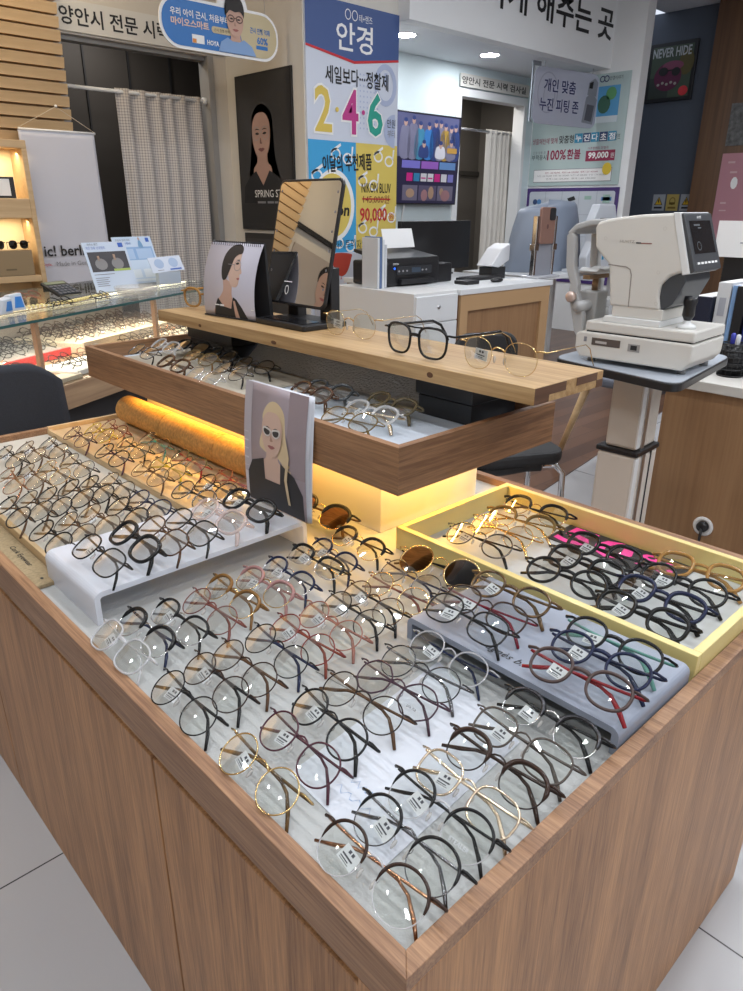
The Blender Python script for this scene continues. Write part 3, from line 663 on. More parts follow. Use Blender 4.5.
art('dot', S, [(ell(.235, zz(1.66), .014, .014, 12), 0), (ell(.455, zz(1.66), .014, .014, 12), 1)], [mat('digit_2', (0, 0, 0)), mat('digit_4', (0, 0, 0))], bn, 3)
lettering('만원', S, .705, zz(1.615), h=.05, w=.075, m=INK, parent=bn, k=3)
lettering('부터', S, .705, zz(1.555), h=.045, w=.07, m=GREYINK, parent=bn, k=3)
def specs_icon(cx, cz, s):
    out = []
    for q in (-1, 1): out += [(p, 0) for p in ring(cx + q * .05 * s, cz - q * .012 * s, .042 * s, .035 * s, .012 * s, 14)]
    out += [([(cx - .09 * s, cz + .03 * s), (cx - .01 * s, cz + .075 * s), (cx - .005 * s, cz + .06 * s), (cx - .085 * s, cz + .015 * s)], 0), ([(cx + .09 * s, cz), (cx + .10 * s, cz + .06 * s), (cx + .085 * s, cz + .06 * s), (cx + .08 * s, cz)], 0)]
    return out
for x, z, s in ((.27, 1.40, 1), (.64, 1.40, 1), (.12, 1.27, 1.1), (.50, 1.25, 1), (.67, 1.05, 1), (.50, .96, 1), (.29, .87, 1), (.70, .86, .9)):
    art('spectacles_icon', S, specs_icon(x, zz(z), s), [WHITEINK], bn, 2)
lettering('이달의 추천제품', S, .32, zz(1.365), h=.10, w=.42, m=INK, parent=bn, k=3, bold=.02, rot=4)
art('roundel', S, [(ell(.20, zz(1.11), .175, .215, 36), 0), (ell(.19, zz(1.11), .155, .19, 36), 1, 1)], [WHITEINK, YELB], bn, 3)
lettering('Nikon', S, .195, zz(1.085), h=.075, w=.27, m=INK, parent=bn, k=5, bold=.03, shear=.15)
lettering('NIKON BLUV', S, .575, zz(1.222), h=.06, w=.27, m=INK, parent=bn, k=3, bold=.005)
lettering('145,000원', S, .575, zz(1.152), h=.055, w=.24, m=mat('maroon_ink', (.22, .04, .03), .6), parent=bn, k=3)
art('strike_line', S, [(rc(.445, zz(1.15), .705, zz(1.158)), 0)], [REDINK], bn, 4)
lettering('90,000', S, .55, zz(1.05), h=.10, w=.25, m=REDINK, parent=bn, k=3, bold=.02)
lettering('원', S, .715, zz(1.043), h=.055, m=REDINK, parent=bn, k=3)
lettering('블루라이트의', S, .24, zz(.872), h=.055, w=.28, m=INK, parent=bn, k=3, rot=3)
lettering('자외선도 한번에!!', S, .565, zz(.88), h=.065, w=.34, m=INK, parent=bn, k=3, rot=4)
# the balloon poster below
bl = thing('balloon_poster', 'pale poster with a red balloon below the price banner', 'poster', (2.98, 3.53, .20))
m = MB(); m.box((2.78, 3.522, .20), (3.19, 3.530, .815)); obj('panel', m, mat('pale_poster', (.56, .57, .62), .5), bl, world=True)
S = Surf((2.78, 3.5215, .2), (1, 0, 0), (0, 0, 1)); S.step = .001
art('balloon_picture', S, [(smooth([(.15, .615), (.165, .52), (.22, .475), (.275, .50), (.31, .58), (.305, .615)]), 0), ([(.215, .455), (.225, .455), (.222, .48)], 0)], [mat('balloon_red', (.42, .05, .03), .5)], bl)
art('string', S, [([(.245, .27), (.255, .22), (.25, .16), (.265, .12), (.268, .12), (.253, .16), (.259, .22), (.249, .27)], 0), ([(.25, .27), (.28, .245), (.283, .248), (.253, .273)], 0)], [GREYINK], bl)
for i, (y, w_) in enumerate(((.075, .24), (.05, .12))):
    lettering('이 계절의 가벼운 안경' if i == 0 else '가벼운', S, .27, y, w=w_, m=GREYINK, parent=bl)

# hanging oval sign with the boy
ov = thing('hanging_sign', 'rounded blue hanging sign with a boy in glasses over the dark doorway', 'sign', (2.49, 3.70, 1.9))
def oy(px, pz): return (px, pz)
OX, OZ = 1.925, 1.885
S = Surf((OX, 3.70, OZ), (1, 0, 0), (0, 0, 1)); S.step = .0012
ow, oh = .76, .240
outline = rrect(0, 0, ow, oh, .112, 8)
i_top = [i for i, p in enumerate(outline) if p[1] > oh - 1e-6]
m = MB(); m.prism([(OX + p[0], OZ + p[1]) for p in outline], 3.701, 3.708, axis=1); m.prism([(OX + .455 + p[0], OZ + .14 + p[1]) for p in ell(0, .055, .105, .150, 28)], 3.7011, 3.7079, axis=1); obj('board', m, WHITEINK, ov, world=True)
OB = mat('sign_blue', (.02, .16, .48), .4); OC = mat('sign_gold', (.55, .46, .28), .4)
art('colour_field', S, [(rrect(.014, .014, ow - .014, oh - .014, .10, 8), 0), ([(.52, .014)] + rrect(.3, .014, ow - .014, oh - .014, .10, 8)[27:] + rrect(.3, .014, ow - .014, oh - .014, .10, 8)[:9] + [(.47, oh - .014)], 1, 1)], [OB, OC], ov)
lettering('우리 아이 근시, 처음부터', S, .245, .165, h=.038, w=.36, m=WHITEINK, parent=ov, k=3, bold=.02)
lettering('마이오스마트', S, .18, .122, h=.038, w=.23, m=mat('sign_peach', (.75, .55, .45), .5), parent=ov, k=3, bold=.03)
art('pill', S, [(rrect(.31, .098, .44, .130, .015), 0)], [OC], ov, 3)
lettering('근시 진행 완화', S, .375, .114, w=.10, m=INK, parent=ov, k=4)
art('badge', S, [(rc(.185, .035, .26, .075), 0), (rc(.187, .036, .21, .055), 1, 1)], [WHITEINK, mat('badge_orange', (.7, .25, .05), .5)], ov, 3)
lettering('HOYA', S, .315, .048, h=.024, w=.075, m=WHITEINK, parent=ov, k=3, bold=.03)
def boyspecs(T, par, k):
    a = [(T(p), 0) for q in (-1, 1) for p in ring(q * .36, .12, .30, .24, .07)]
    art('spectacles', S, a + [(T([(-.08, .14), (.08, .14), (.08, .20), (-.08, .20)]), 0)], [mat('print_brown_frame', (.10, .05, .04), .5)], par, k)
frontal(S, ov, .462, .172, .076, mat('sign_skin', (.55, .34, .26), .5), HAIRK, mat('print_blue_shirt', (.22, .36, .62), .5), [(-.75, .25), (-.82, .8), (-.6, 1.35), (0, 1.62), (.6, 1.4), (.85, .8), (.75, .25), (.4, .6), (-.4, .6)], boyspecs, LIPS,
        tops=[[(-1.55, -2.06), (-1.3, -1.45), (-.7, -1.1), (-.3, -1.3), (.3, -1.3), (.7, -1.1), (1.4, -1.45), (1.75, -2.06)]], k=4)
art('fringe', S, [([(.462 + x * .076, .172 + y * .076) for x, y in smooth([(-.74, .35), (-.7, .9), (0, 1.2), (.7, .9), (.74, .35), (.45, .62), (0, .55), (-.45, .62)])], 0)], [HAIRK], ov, 9.5)
lettering('근시 진행 억제', S, .63, .145, h=.03, w=.135, m=OB, parent=ov, k=3, bold=.02)
lettering('60%', S, .645, .10, h=.036, w=.075, m=OB, parent=ov, k=3, bold=.03)
art('pill', S, [(rc(.60, .056, .68, .075), 0)], [OB], ov, 3)
for x in (2.12, 2.60):
    m = MB(); m.cyl((x, 3.7045, 2.12), (x, 3.7045, CZ), .002, sides=6); obj('hanging_wire', m, STEEL, ov, world=True)

# header lettering
hl = thing('header_sign', 'large black lettering on the white header above the recess', 'lettering', (5.0, 3.449, 2.35))
S = Surf((4.0, 3.4495, 2.2), (1, 0, 0), (0, 0, 1)); S.step = .002
lettering('하게 해주는 곳', S, 1.10, .305, h=.22, w=1.69, m=INK, parent=hl, bold=.02)

# ------------------------------------------------------------------ recess: television, signs, posters
tv = thing('television', 'wall television showing a menu of programmes beside the price banner', 'television', (4.40, 4.19, 1.14), (R(3), 0, 0))
m = MB(); m.box((-.58, -.05, -.01), (.455, -.012, .66), 0, .004); obj('body', m, BLACKP, tv)
m = MB(); m.box((-.2, -.014, .2), (.2, .01, .45)); obj('wall_mount', m, BLACKM, tv)
def scr(name, col, e=.18): return mat(name, col, .3, emit=col, es=e)
S = Surf((-.57, -.0505, 0), (1, 0, 0), (0, 0, 1)); S.world = False; S.step = .0008
m = MB(); m.box((-.57, -.0504, .0), (.445, -.050, .65)); obj('screen', m, scr('screen_dark', (.015, .014, .035), .6), tv)
art('picture', S, [(rc(0, .34, .99, .645), 0)], [scr('screen_blue_grey', (.085, .09, .18))], tv)
pc = [scr('screen_teal', (.05, .20, .32)), scr('screen_blue', (.04, .16, .42)), scr('screen_mustard', (.34, .22, .05)), scr('screen_grey', (.16, .16, .24)), scr('screen_navy', (.03, .05, .16)), scr('screen_skin', (.40, .26, .22)), scr('screen_white', (.5, .5, .56))]
sh = []
for i, (x, mi, h) in enumerate(((.36, 3, .25), (.45, 3, .27), (.53, 0, .235), (.63, 1, .235), (.71, 4, .26), (.77, 3, .26), (.83, 2, .24), (.90, 3, .23), (.955, 4, .24), (.58, 4, .10), (.78, 6, .10), (.91, 3, .12))):
    z = .345; fr = i >= 9
    sh += [(smooth([(x - .055, z), (x - .05, z + h * .75), (x, z + h * .86), (x + .05, z + h * .75), (x + .055, z)]), mi, 2 if fr else 1), (ell(x, z + h * .95, .02, .028, 10), 5, 3 if fr else 1.5), (ell(x, z + h * .95 + .016, .021, .016, 10), 4, 3.2 if fr else 1.7)]
art('people_picture', S, sh, pc, tv)
art('menu_tile', S, [(rc(.34, .26, .55, .315), 0), (rc(.565, .26, .77, .315), 1), (rc(.785, .26, .985, .315), 2)], [scr('tile_indigo', (.14, .13, .42)), scr('tile_violet', (.22, .09, .36)), scr('tile_blue', (.10, .20, .40))], tv)
tl_ = [scr('tile_white', (.45, .45, .48)), scr('tile_pink', (.40, .02, .16)), scr('tile_navy', (.03, .16, .30)), scr('tile_purple', (.15, .15, .40))]
art('menu_tile', S, [(rc(.40 + i * .083, .165, .47 + i * .083, .225), mi) for i, mi in enumerate((1, 2, 0, 0, 1, 0, 3))] + [(rc(.405 + 2 * .083, .185, .46 + 2 * .083, .195), 1, 1), (rc(.405 + 3 * .083, .185, .46 + 3 * .083, .195), 1, 1)], tl_, tv)
art('menu_tile', S, [(rc(.36, .02, .535, .135), 0), (rc(.55, .02, .765, .135), 1), (rc(.78, .02, .975, .135), 0), (ell(.45, .075, .05, .035, 12), 2, 1), (ell(.62, .06, .04, .045, 10), 3, 1), (ell(.70, .08, .035, .05, 10), 2, 1), (ell(.88, .06, .06, .045, 10), 3, 1), (ell(.83, .09, .025, .03, 10), 2, 1)], [scr('tile_grey', (.12, .11, .16)), scr('tile_dark', (.08, .07, .12)), scr('tile_tan', (.30, .20, .14)), scr('tile_rose', (.26, .14, .15))], tv)
art('caption', S, [(rrect(.86, .385, .985, .425, .01), 0)], [scr('screen_gold', (.42, .24, .06))], tv, 6)
m = MB(); m.tube([(-.15, -.03, 0), (-.15, -.004, -.1), (-.14, -.006, -.36)], .006); obj('cable', m, PAPER, tv)

# clear acrylic hanging sign
ac = thing('acrylic_sign', 'clear hanging sign with dark blue lettering and a device picture under the recess ceiling', 'sign', (5.56, 3.58, 1.76), (0, 0, R(-8.8)))
pts = rrect(-.39, 0, .39, .39, .05)
m = MB(); m.prism(rrect(-.39, -.01, .39, .40, .07), 0, .008, axis=1); obj('panel', m, mat('frosted_acrylic', (.42, .44, .53), .25), ac)
m = MB(); m.prism([(-.39, 0), (-.405, .02), (-.405, .40), (-.33, .40), (-.33, .43), (-.42, .43), (-.42, .0)], -.002, .01, axis=1); obj('edge', m, mat('acrylic_edge', (.20, .22, .25), .15), ac)
S = Surf((-.39, -.0008, 0), (1, 0, 0), (0, 0, 1)); S.world = False; S.step = .0012
DB = mat('deep_blue_ink', (.03, .035, .12), .5)
lettering('개인 맞춤', S, .30, .275, h=.095, w=.38, m=DB, parent=ac, bold=.015)
lettering('누진 피팅 존', S, .31, .135, h=.095, w=.47, m=DB, parent=ac, bold=.015)
art('device_picture', S, [([(.60, .03), (.63, .22), (.66, .24), (.74, .235), (.77, .21), (.74, .02)], 0), ([(.63, .05), (.65, .17), (.74, .165), (.72, .04)], 1, 1), ([(.64, .24), (.65, .33), (.72, .37), (.765, .34), (.755, .235)], 0), ([(.655, .29), (.66, .33), (.705, .345), (.70, .29)], 2, 1)], [mat('device_grey', (.22, .23, .27), .5), mat('device_dark', (.09, .09, .11), .5), INK], ac)
art('swirl', S, [(p, 0) for p in ring(.16, .22, .12, .15, .01)] + [(p, 0) for p in ring(.18, .2, .07, .09, .01)], [mat('swirl_grey', (.30, .31, .38), .4)], ac, .5)
for x in (-.28, .30):
    m = MB(); m.cyl((x, .004, .39), (x, .004, .447 if x < 0 else .447), .004, sides=8); obj('hanging_wire', m, STEEL, ac)

# poster wall at the right of the recess: plane x = 6.06, looking along -x
rp = thing('lens_poster', 'large pale green lens price poster on the right wall of the recess', 'poster', (5.97, 3.75, 1.30))
m = MB(); m.box((5.968, 3.245, 1.30), (5.9795, 4.185, 2.17)); obj('panel', m, mat('pale_green_poster', (.40, .50, .50), .5), rp, world=True)
S = Surf((5.9675, 4.165, 1.295), (0, -1, 0), (0, 0, 1)); S.step = .0015
TEAL = mat('poster_teal', (.03, .25, .42), .5); MAR = mat('poster_maroon', (.28, .02, .07), .5); DKB = mat('poster_navy', (.03, .06, .16), .5)
art('photo', S, [(rc(.62, .50, .84, .78), 0), (ell(.70, .64, .06, .07, 14), 1, 1), (ell(.76, .72, .05, .05, 12), 2, 1), (rc(.62, .50, .84, .55), 3, 1)], [mat('photo_blue', (.08, .30, .55), .5), mat('photo_green', (.04, .12, .08), .5), mat('photo_leaf', (.10, .30, .12), .5), mat('photo_pale', (.55, .62, .66), .5)], rp)
art('logo', S, [(p, 0) for q in (.66, .70) for p in ring(q, .835, .025, .025, .008)], [DB], rp)
lettering('안경이야기', S, .79, .835, h=.03, w=.12, m=INK, parent=rp)
lettering('생활패턴에 맞게', S, .13, .385, h=.05, w=.27, m=MAR, parent=rp)
lettering('맞춤형', S, .36, .39, h=.065, w=.15, m=INK, parent=rp, bold=.01)
for i, (c, mm_) in enumerate(zip('누진다초점', (TEAL, DKB, TEAL, DKB, TEAL))):
    art('letter_tile', S, [(rc(.445 + i * .082, .355, .523 + i * .082, .43), 0)], [mm_], rp)
    lettering(c, S, .484 + i * .082, .392, h=.055, w=.06, m=WHITEINK, parent=rp, k=2, bold=.02)
lettering('렌즈', S, .865, .385, h=.045, w=.05, m=INK, parent=rp)
lettering('안경 착용 후', S, .08, .29, h=.025, w=.14, m=GREYINK, parent=rp)
lettering('부적응시', S, .08, .25, h=.045, w=.16, m=INK, parent=rp)
lettering('100%', S, .27, .265, h=.085, w=.20, m=MAR, parent=rp, bold=.02)
lettering('환불', S, .45, .265, h=.085, w=.14, m=MAR, parent=rp, bold=.02)
art('price_plate', S, [(rc(.575, .20, .86, .285), 0)], [MAR], rp)
lettering('99,000', S, .70, .243, h=.06, w=.20, m=WHITEINK, parent=rp, k=2, bold=.03)
lettering('원', S, .835, .243, h=.04, m=WHITEINK, parent=rp, k=2)
lettering('다초점렌즈 한정가', S, .69, .305, h=.022, w=.2, m=MAR, parent=rp)
art('badge', S, [(ell(.80, .135, .045, .05, 16), 0)], [mat('badge_yellow', (.7, .5, .04), .5)], rp, 3)
art('info_box', S, [(rc(.035, .035, .85, .145), 0), (rc(.04, .04, .845, .14), 1, .6)], [GREYINK, PAPER], rp)
for j, y in enumerate((.115, .09, .063)):
    lettering(('렌즈 1.56 90,000   렌즈 1.60 130,000   렌즈 1.67 180,000', '누진 1.56 99,000  누진 1.60 150,000  누진 1.67 220,000  누진 1.74 350,000', '변색 1.56 120,000   변색 1.60 190,000')[j], S, .44, y, w=(.55, .72, .52)[j], h=.016, m=(MAR if j == 0 else GREYINK), parent=rp, k=3)
pp = thing('brand_poster', 'white poster with a purple border and small pictures on the recess right wall', 'poster', (5.97, 3.74, .5))
m = MB(); m.box((5.968, 3.225, .45), (5.9795, 4.185, 1.28)); obj('panel', m, mat('poster_purple', (.055, .025, .15), .5), pp, world=True)
S = Surf((5.9675, 4.185, .45), (0, -1, 0), (0, 0, 1)); S.step = .0015
art('sheet', S, [(rrect(.03, .03, .93, .80, .02), 0)], [mat('poster_white', (.50, .54, .60), .5)], pp)
art('grid_line', S, [(rc(.03 + .18 * i, .03, .034 + .18 * i, .80), 0) for i in range(1, 5)] + [(rc(.03, .03 + .19 * i, .93, .033 + .19 * i), 0) for i in range(1, 4)], [mat('poster_line', (.30, .33, .40), .5)], pp, 2)
art('little_picture', S, [(ell(.10, .71, .025, .025, 12), 0), (ell(.145, .71, .025, .025, 12), 1), (ell(.30, .69, .02, .03, 8), 2), (ell(.34, .69, .02, .03, 8), 2), ([(.45, .74), (.52, .76), (.54, .73), (.47, .71)], 2), (rc(.45, .67, .52, .69), 3), (rc(.63, .73, .70, .76), 4), (rc(.80, .72, .90, .75), 1), (rc(.815, .70, .885, .77), 4), (ell(.82, .66, .015, .02, 8), 2), (ell(.87, .66, .015, .02, 8), 2)] + [(p, 1) for p in ring(.85, .52, .035, .045, .01)] + [(rc(.08, .53, .12, .60), 3)], [DKB, mat('pic_blue', (.10, .25, .5), .5), INK, mat('pic_brown', (.3, .15, .1), .5), mat('pic_green', (.3, .45, .40), .5)], pp, 3)

# ceiling lamps (recess two, main ceiling in rows)
LAMP = mat('lamp_diffuser', (1, 1, 1), .4, emit=(.93, .96, 1.0), es=60)
def downlight(x, y, z, label, power, r=.055, group=None, col=(.93, .96, 1.0)):
    t = thing('ceiling_light', label, 'ceiling light', (x, y, z), group=group)
    m = MB(); m.lathe([(r, -.001), (r + .012, -.003), (r + .016, 0)], sides=28); obj('trim_ring', m, WHITE, t)
    m = MB(); m.lathe([(.001, -.0035), (r, -.0035), (r, -.001)], sides=24); obj('diffuser', m, LAMP, t)
    l = bpy.data.lights.new('lamp', 'AREA'); l.shape = 'DISK'; l.size = r * 2; l.energy = power; l.color = col
    lo = bpy.data.objects.new('lamp', l); COL.objects.link(lo); lo.location = (x, y, z - .012); lo.visible_glossy = True
downlight(4.786, 3.80, 2.2, 'bright recessed downlight over the recess doorway', 5, .07)
downlight(3.83, 3.78, 2.2, 'bright recessed downlight next to the price banner top', 4.5, .07)

# ------------------------------------------------------------------ back desk with drawers
DZ = .70
WTOP = mat('white_laminate', (.68, .70, .72), .35)
dk = thing('office_desk', 'wood fronted desk with a white top in front of the recess', 'desk', (3.2, 2.6, 0))
m = MB(); m.box((2.76, 2.28, DZ - .028), (3.62, 3.22, DZ), 0, .002); obj('desktop', m, WTOP, dk, world=True)
m = MB(); m.box((2.77, 2.30, 0), (3.60, 3.2, DZ - .028)); obj('front_panel', m, DESKW, dk, world=True)
m = MB(); m.box((2.77, 2.285, DZ - .115), (3.60, 2.30, DZ - .028)); m.box((2.77, 2.285, 0), (2.83, 2.30, DZ - .115)); m.box((3.52, 2.285, 0), (3.60, 2.30, DZ - .115)); obj('front_frame', m, mat('desk_frame_wood', (.46, .29, .15), .45), dk, world=True)
cb = thing('drawer_cabinet', 'white drawer cabinet under the black printer', 'cabinet', (2.6, 2.5, 0))
m = MB(); m.box((2.425, 2.302, 0), (2.755, 2.92, DZ), 0, .002); obj('body', m, mat('white_cabinet', (.66, .66, .66), .4), cb, world=True)
for z0_, z1_ in ((.55, .685), (.40, .545), (.05, .395)):
    m = MB(); m.box((2.43, 2.290, z0_), (2.75, 2.303, z1_), 0, .003); d = obj('drawer', m, WTOP, cb, world=True)
    if z0_ > .5:
        m = MB(); m.cyl((2.60, 2.293, .625), (2.60, 2.286, .625), .010); obj('lock', m, STEEL, d, world=True)

pr = thing('printer', 'black inkjet printer with a sheet of paper on the white drawer cabinet', 'printer', (2.75, 2.75, DZ))
m = MB(); m.box((2.545, 2.62, DZ + .002), (2.965, 2.90, DZ + .13), 0, .012); obj('body', m, BLACKP, pr, world=True)
m = MB(); m.prism([(2.62, DZ + .115), (2.90, DZ + .17), (2.90, DZ + .188), (2.62, DZ + .148)], 2.555, 2.955, axis=0, bev=.004); obj('scanner_lid', m, mat('printer_lid', (.02, .02, .022), .3), pr, world=True)
m = MB(); m.box((2.615, 2.613, DZ + .06), (2.89, 2.622, DZ + .105), 0, .002); cpn = obj('control_panel', m, mat('printer_panel', (.035, .037, .042), .25), pr, world=True)
m = MB(); m.box((2.73, 2.6115, DZ + .07), (2.80, 2.614, DZ + .096)); obj('display', m, mat('printer_screen', (.05, .07, .10), .2), cpn, world=True)
for i in (0, 1, 2, 6, 7):
    m = MB(); m.ball((2.63 + .031 * i, 2.614, DZ + .08), (.008, .003, .006), 10); obj('button', m, GREYINK, cpn, world=True)
m = MB(); m.ball((2.60, 2.618, DZ + .095), (.006, .003, .006), 10); obj('power_light', m, mat('blue_led', (.02, .1, .8), .3, emit=(.02, .15, 1), es=2), pr, world=True)
m = MB(); m.box((2.63, 2.59, DZ + .012), (2.89, 2.63, DZ + .04), 0, .004); obj('paper_tray', m, BLACKP, pr, world=True)
S = Surf((2.565, 2.6185, DZ), (1, 0, 0), (0, 0, 1)); lettering('EPSON', S, .045, .118, h=.010, m=PAPER, parent=pr)
m = MB(); m.box((2.972, 2.64, DZ + .002), (3.10, 2.84, DZ + .105), 0, .006); ink = obj('ink_tank', m, BLACKP, pr, world=True)
ps = tag(obj('paper_sheet', MB().prism([(2.80, DZ + .189), (2.802, DZ + .189), (2.832, DZ + .29), (2.83, DZ + .29)], 2.70, 2.945, axis=0), PAPER), 'white sheet of paper standing in the printer feeder', 'paper')
mn = thing('monitor', 'black flat computer monitor behind the printer', 'monitor', (3.36, 3.02, DZ))
m = MB(); m.box((3.03, 3.0, DZ + .03), (3.69, 3.03, DZ + .325), 0, .004); obj('housing', m, BLACKP, mn, world=True)
m = MB(); m.box((3.04, 2.998, DZ + .045), (3.68, 3.0015, DZ + .315)); obj('screen', m, mat('dark_screen', (.012, .012, .013), .3), mn, world=True)
m = MB(); m.box((3.33, 3.03, DZ), (3.40, 3.05, DZ + .2)); m.box((3.22, 2.97, DZ), (3.50, 3.12, DZ + .012), 0, .004); obj('stand', m, BLACKP, mn, world=True)
for i, (x, h, cc) in enumerate(((2.455, .235, (.55, .57, .60)), (2.473, .24, (.10, .16, .30)), (2.491, .225, (.62, .64, .66)), (2.509, .20, (.50, .52, .56)))):
    m = MB(); m.box((x, 2.60, DZ + .0006), (x + .015, 2.72, DZ + h + .02), 0, .001)
    o = tag(obj('folder', m, mat('folder_%d' % i, cc, .5)), ('pale grey file, leftmost of those left of the printer', 'navy file between two pale ones beside the printer', 'white file, third from left beside the printer', 'short grey file touching the printer')[i], 'file', 'files beside the printer')
def kb(name, label, cat, lo, hi, mt, z=DZ):
    m = MB(); m.box((*lo, z), (*hi, z + .022), 0, .006); return tag(obj(name, m, mt), label, cat)
ms = kb('phone_charger', 'small black rounded gadget right of the printer', 'gadget', (2.98, 2.42), (3.09, 2.52), BLACKP)
nb = thing('keyboard', 'black keyboard lying on the white desktop near the monitor', 'keyboard', (3.33, 2.6, DZ))
m = MB(); m.box((3.16, 2.55, DZ), (3.50, 2.66, DZ + .016), 0, .004); obj('body', m, BLACKP, nb, world=True)
m = MB()
for i in range(14):
    for j in range(4): m.box((3.172 + i * .0232, 2.56 + j * .023, DZ + .016), (3.190 + i * .0232, 2.577 + j * .023, DZ + .020))
obj('keys', m, mat('dark_key', (.03, .03, .033), .4), nb, world=True)
mo = tag(obj('computer_mouse', MB().ball((3.26, 2.43, DZ + .012), (.05, .028, .014)), BLACKP), 'black computer mouse on the desk in front of the keyboard', 'computer mouse')
ppd = tag(obj('paper_sheet', MB().prism([(3.38, 2.42), (3.56, 2.40), (3.58, 2.52), (3.40, 2.54)], DZ, DZ + .001, axis=2), PAPER), 'white paper lying flat on the desk right of the mouse', 'paper')
# phone measuring stand
ph = thing('phone_stand', 'clear acrylic stand holding a rose gold phone on the desk', 'phone stand', (3.72, 2.42, DZ))
CLR = clear_plastic('clear_acrylic', (.55, .57, .62), .35, .08)
m = MB(); m.box((3.60, 2.38, DZ), (3.84, 2.50, DZ + .015), 0, .003); obj('base', m, mat('acrylic_base', (.48, .49, .53), .2), ph, world=True)
m = MB(); m.box((3.63, 2.43, DZ + .015), (3.82, 2.445, DZ + .25), 0, .003); obj('panel', m, mat('acrylic_panel', (.28, .29, .33), .2), ph, world=True)
for x in (3.605, 3.80):
    m = MB(); m.box((x, 2.42, DZ + .015), (x + .022, 2.45, DZ + .36), 0, .003); m.box((x - .012, 2.415, DZ + .16), (x + .034, 2.455, DZ + .20), 0, .003); obj('post', m, CHROME, ph, world=True)
sp = thing('phone', 'rose gold smartphone back facing out in the clear stand', 'phone', (3.70, 2.425, DZ + .22))
m = MB(); m.prism(rrect(3.635, DZ + .20, 3.785, DZ + .41, .015), 2.412, 2.4295, axis=1, bev=.003); obj('body', m, mat('rose_gold', (.36, .21, .17), .35, .4), sp, world=True)
m = MB(); m.prism(rrect(3.72, DZ + .335, 3.778, DZ + .405, .012), 2.408, 2.4125, axis=1); obj('camera_bump', m, BLACKM, sp, world=True)
S = Surf((3.635, 2.4115, DZ + .2), (1, 0, 0), (0, 0, 1)); art('logo', S, [(ell(.07, .10, .011, .014, 12), 0)], [mat('dark_rose', (.16, .08, .07), .4)], sp)
# covered instrument and white head unit
def drape(u, v):
    a = 2 * PI * u; r = .36 * (1 - .28 * v ** 2) * (1 + .06 * math.sin(a * 5) * (1 - v))
    if v > .93: r *= max(.0, (1 - v) / .07)
    return Vector((4.27 + r * 1.02 * math.cos(a), 2.80 + r * .5 * math.sin(a), DZ + .43 * min(1, v * 1.05) + .03 * v * math.cos(a)))
sd = thing('side_table', 'white side table behind the desk under the covered instrument', 'table', (4.3, 2.8, 0))
m = MB(); m.box((3.75, 2.50, DZ - .03), (4.85, 3.10, DZ - .001), 0, .002); obj('tabletop', m, WTOP, sd, world=True)
for x, y in ((3.80, 2.55), (4.80, 2.55), (3.80, 3.05), (4.80, 3.05)):
    m = MB(); m.box((x - .02, y - .02, 0), (x + .02, y + .02, DZ - .03)); obj('leg', m, WTOP, sd, world=True)
m = MB(); m.grid(drape, 60, 30); tag(obj('dust_cover', m, mat('grey_satin_cloth', (.20, .235, .30), .45)), 'grey satin dust cover draped over an instrument behind the phone', 'dust cover')
hu = thing('head_unit', 'tall pale grey instrument head with black openings beside the dust cover', 'instrument', (4.50, 2.56, DZ))
HG = mat('pale_instrument_grey', (.52, .55, .60), .35)
m = MB(); m.prism([(4.22, DZ), (4.20, DZ + .10), (4.26, DZ + .20), (4.24, DZ + .33), (4.30, DZ + .43), (4.50, DZ + .43), (4.54, DZ + .34), (4.50, DZ + .22), (4.56, DZ + .08), (4.54, DZ)], 2.42, 2.48, axis=1, bev=.008); obj('housing', m, HG, hu, world=True)
m = MB(); m.prism([(4.30, DZ + .30), (4.32, DZ + .345), (4.46, DZ + .345), (4.46, DZ + .30)], 2.416, 2.424, axis=1); m.prism([(4.30, DZ + .19), (4.29, DZ + .26), (4.44, DZ + .26), (4.43, DZ + .19)], 2.416, 2.424, axis=1); obj('opening', m, BLACKM, hu, world=True)
m = MB(); m.box((4.20, 2.41, DZ), (4.58, 2.60, DZ + .02), 0, .004); obj('base', m, HG, hu, world=True)
m = MB(); m.box((4.40, 2.414, DZ + .08), (4.415, 2.421, DZ + .11)); obj('sticker', m, TEAL, hu, world=True)
wb = tag(obj('white_box', MB().prism([(3.42, DZ + .07), (3.52, DZ + .17), (3.60, DZ + .20), (3.60, DZ + .10), (3.50, DZ + .06)], 2.60, 2.72, axis=1, bev=.006), mat('ivory_box', (.62, .63, .66), .4)), 'white angular box on a small block behind the phone stand', 'box')
tag(obj('support_block', MB().box((3.44, 2.61, DZ), (3.58, 2.71, DZ + .062), 0, .003), BLACKM), 'dark block under the white angular box on the desk', 'block')

# chairs behind the counter
ch = thing('stool_chair', 'black padded chair with chrome tube legs behind the display counter', 'chair', (1.51, 1.04, 0), (0, 0, R(-28)))
m = MB(); m.prism(rrect(-.15, -.14, .155, .15, .06), .385, .425, axis=2, bev=.012); obj('seat', m, BLACKM, ch)
m = MB(); m.prism([(-.12, -.12), (-.05, -.13), (.03, -.115), (.08, -.12), (.10, .1), (-.1, .1)], .36, .3845, axis=2, bev=.006); obj('seat_lining', m, BLACKM, ch)
for sx, sy in ((-1, -1), (1, -1), (-1, 1), (1, 1)):
    m = MB(); m.tube([(sx * .09, sy * .10, .374), (sx * .13, sy * .105, .372), (sx * .155, sy * .11, .345), (sx * .165, sy * .12, 0.0)], .010); obj('leg', m, CHROME, ch)
for q in (-1, 1):
    m = MB(); m.tube([(q * .07, .125, .36), (q * .075, .16, .42), (q * .075, .17, .55), (q * .07, .171, .66)], .010); obj('back_post', m, CHROME, ch)
m = MB(); m.prism(rrect(-.11, .58, .11, .735, .05), .158, .184, axis=1, bev=.010); obj('backrest', m, BLACKM, ch)
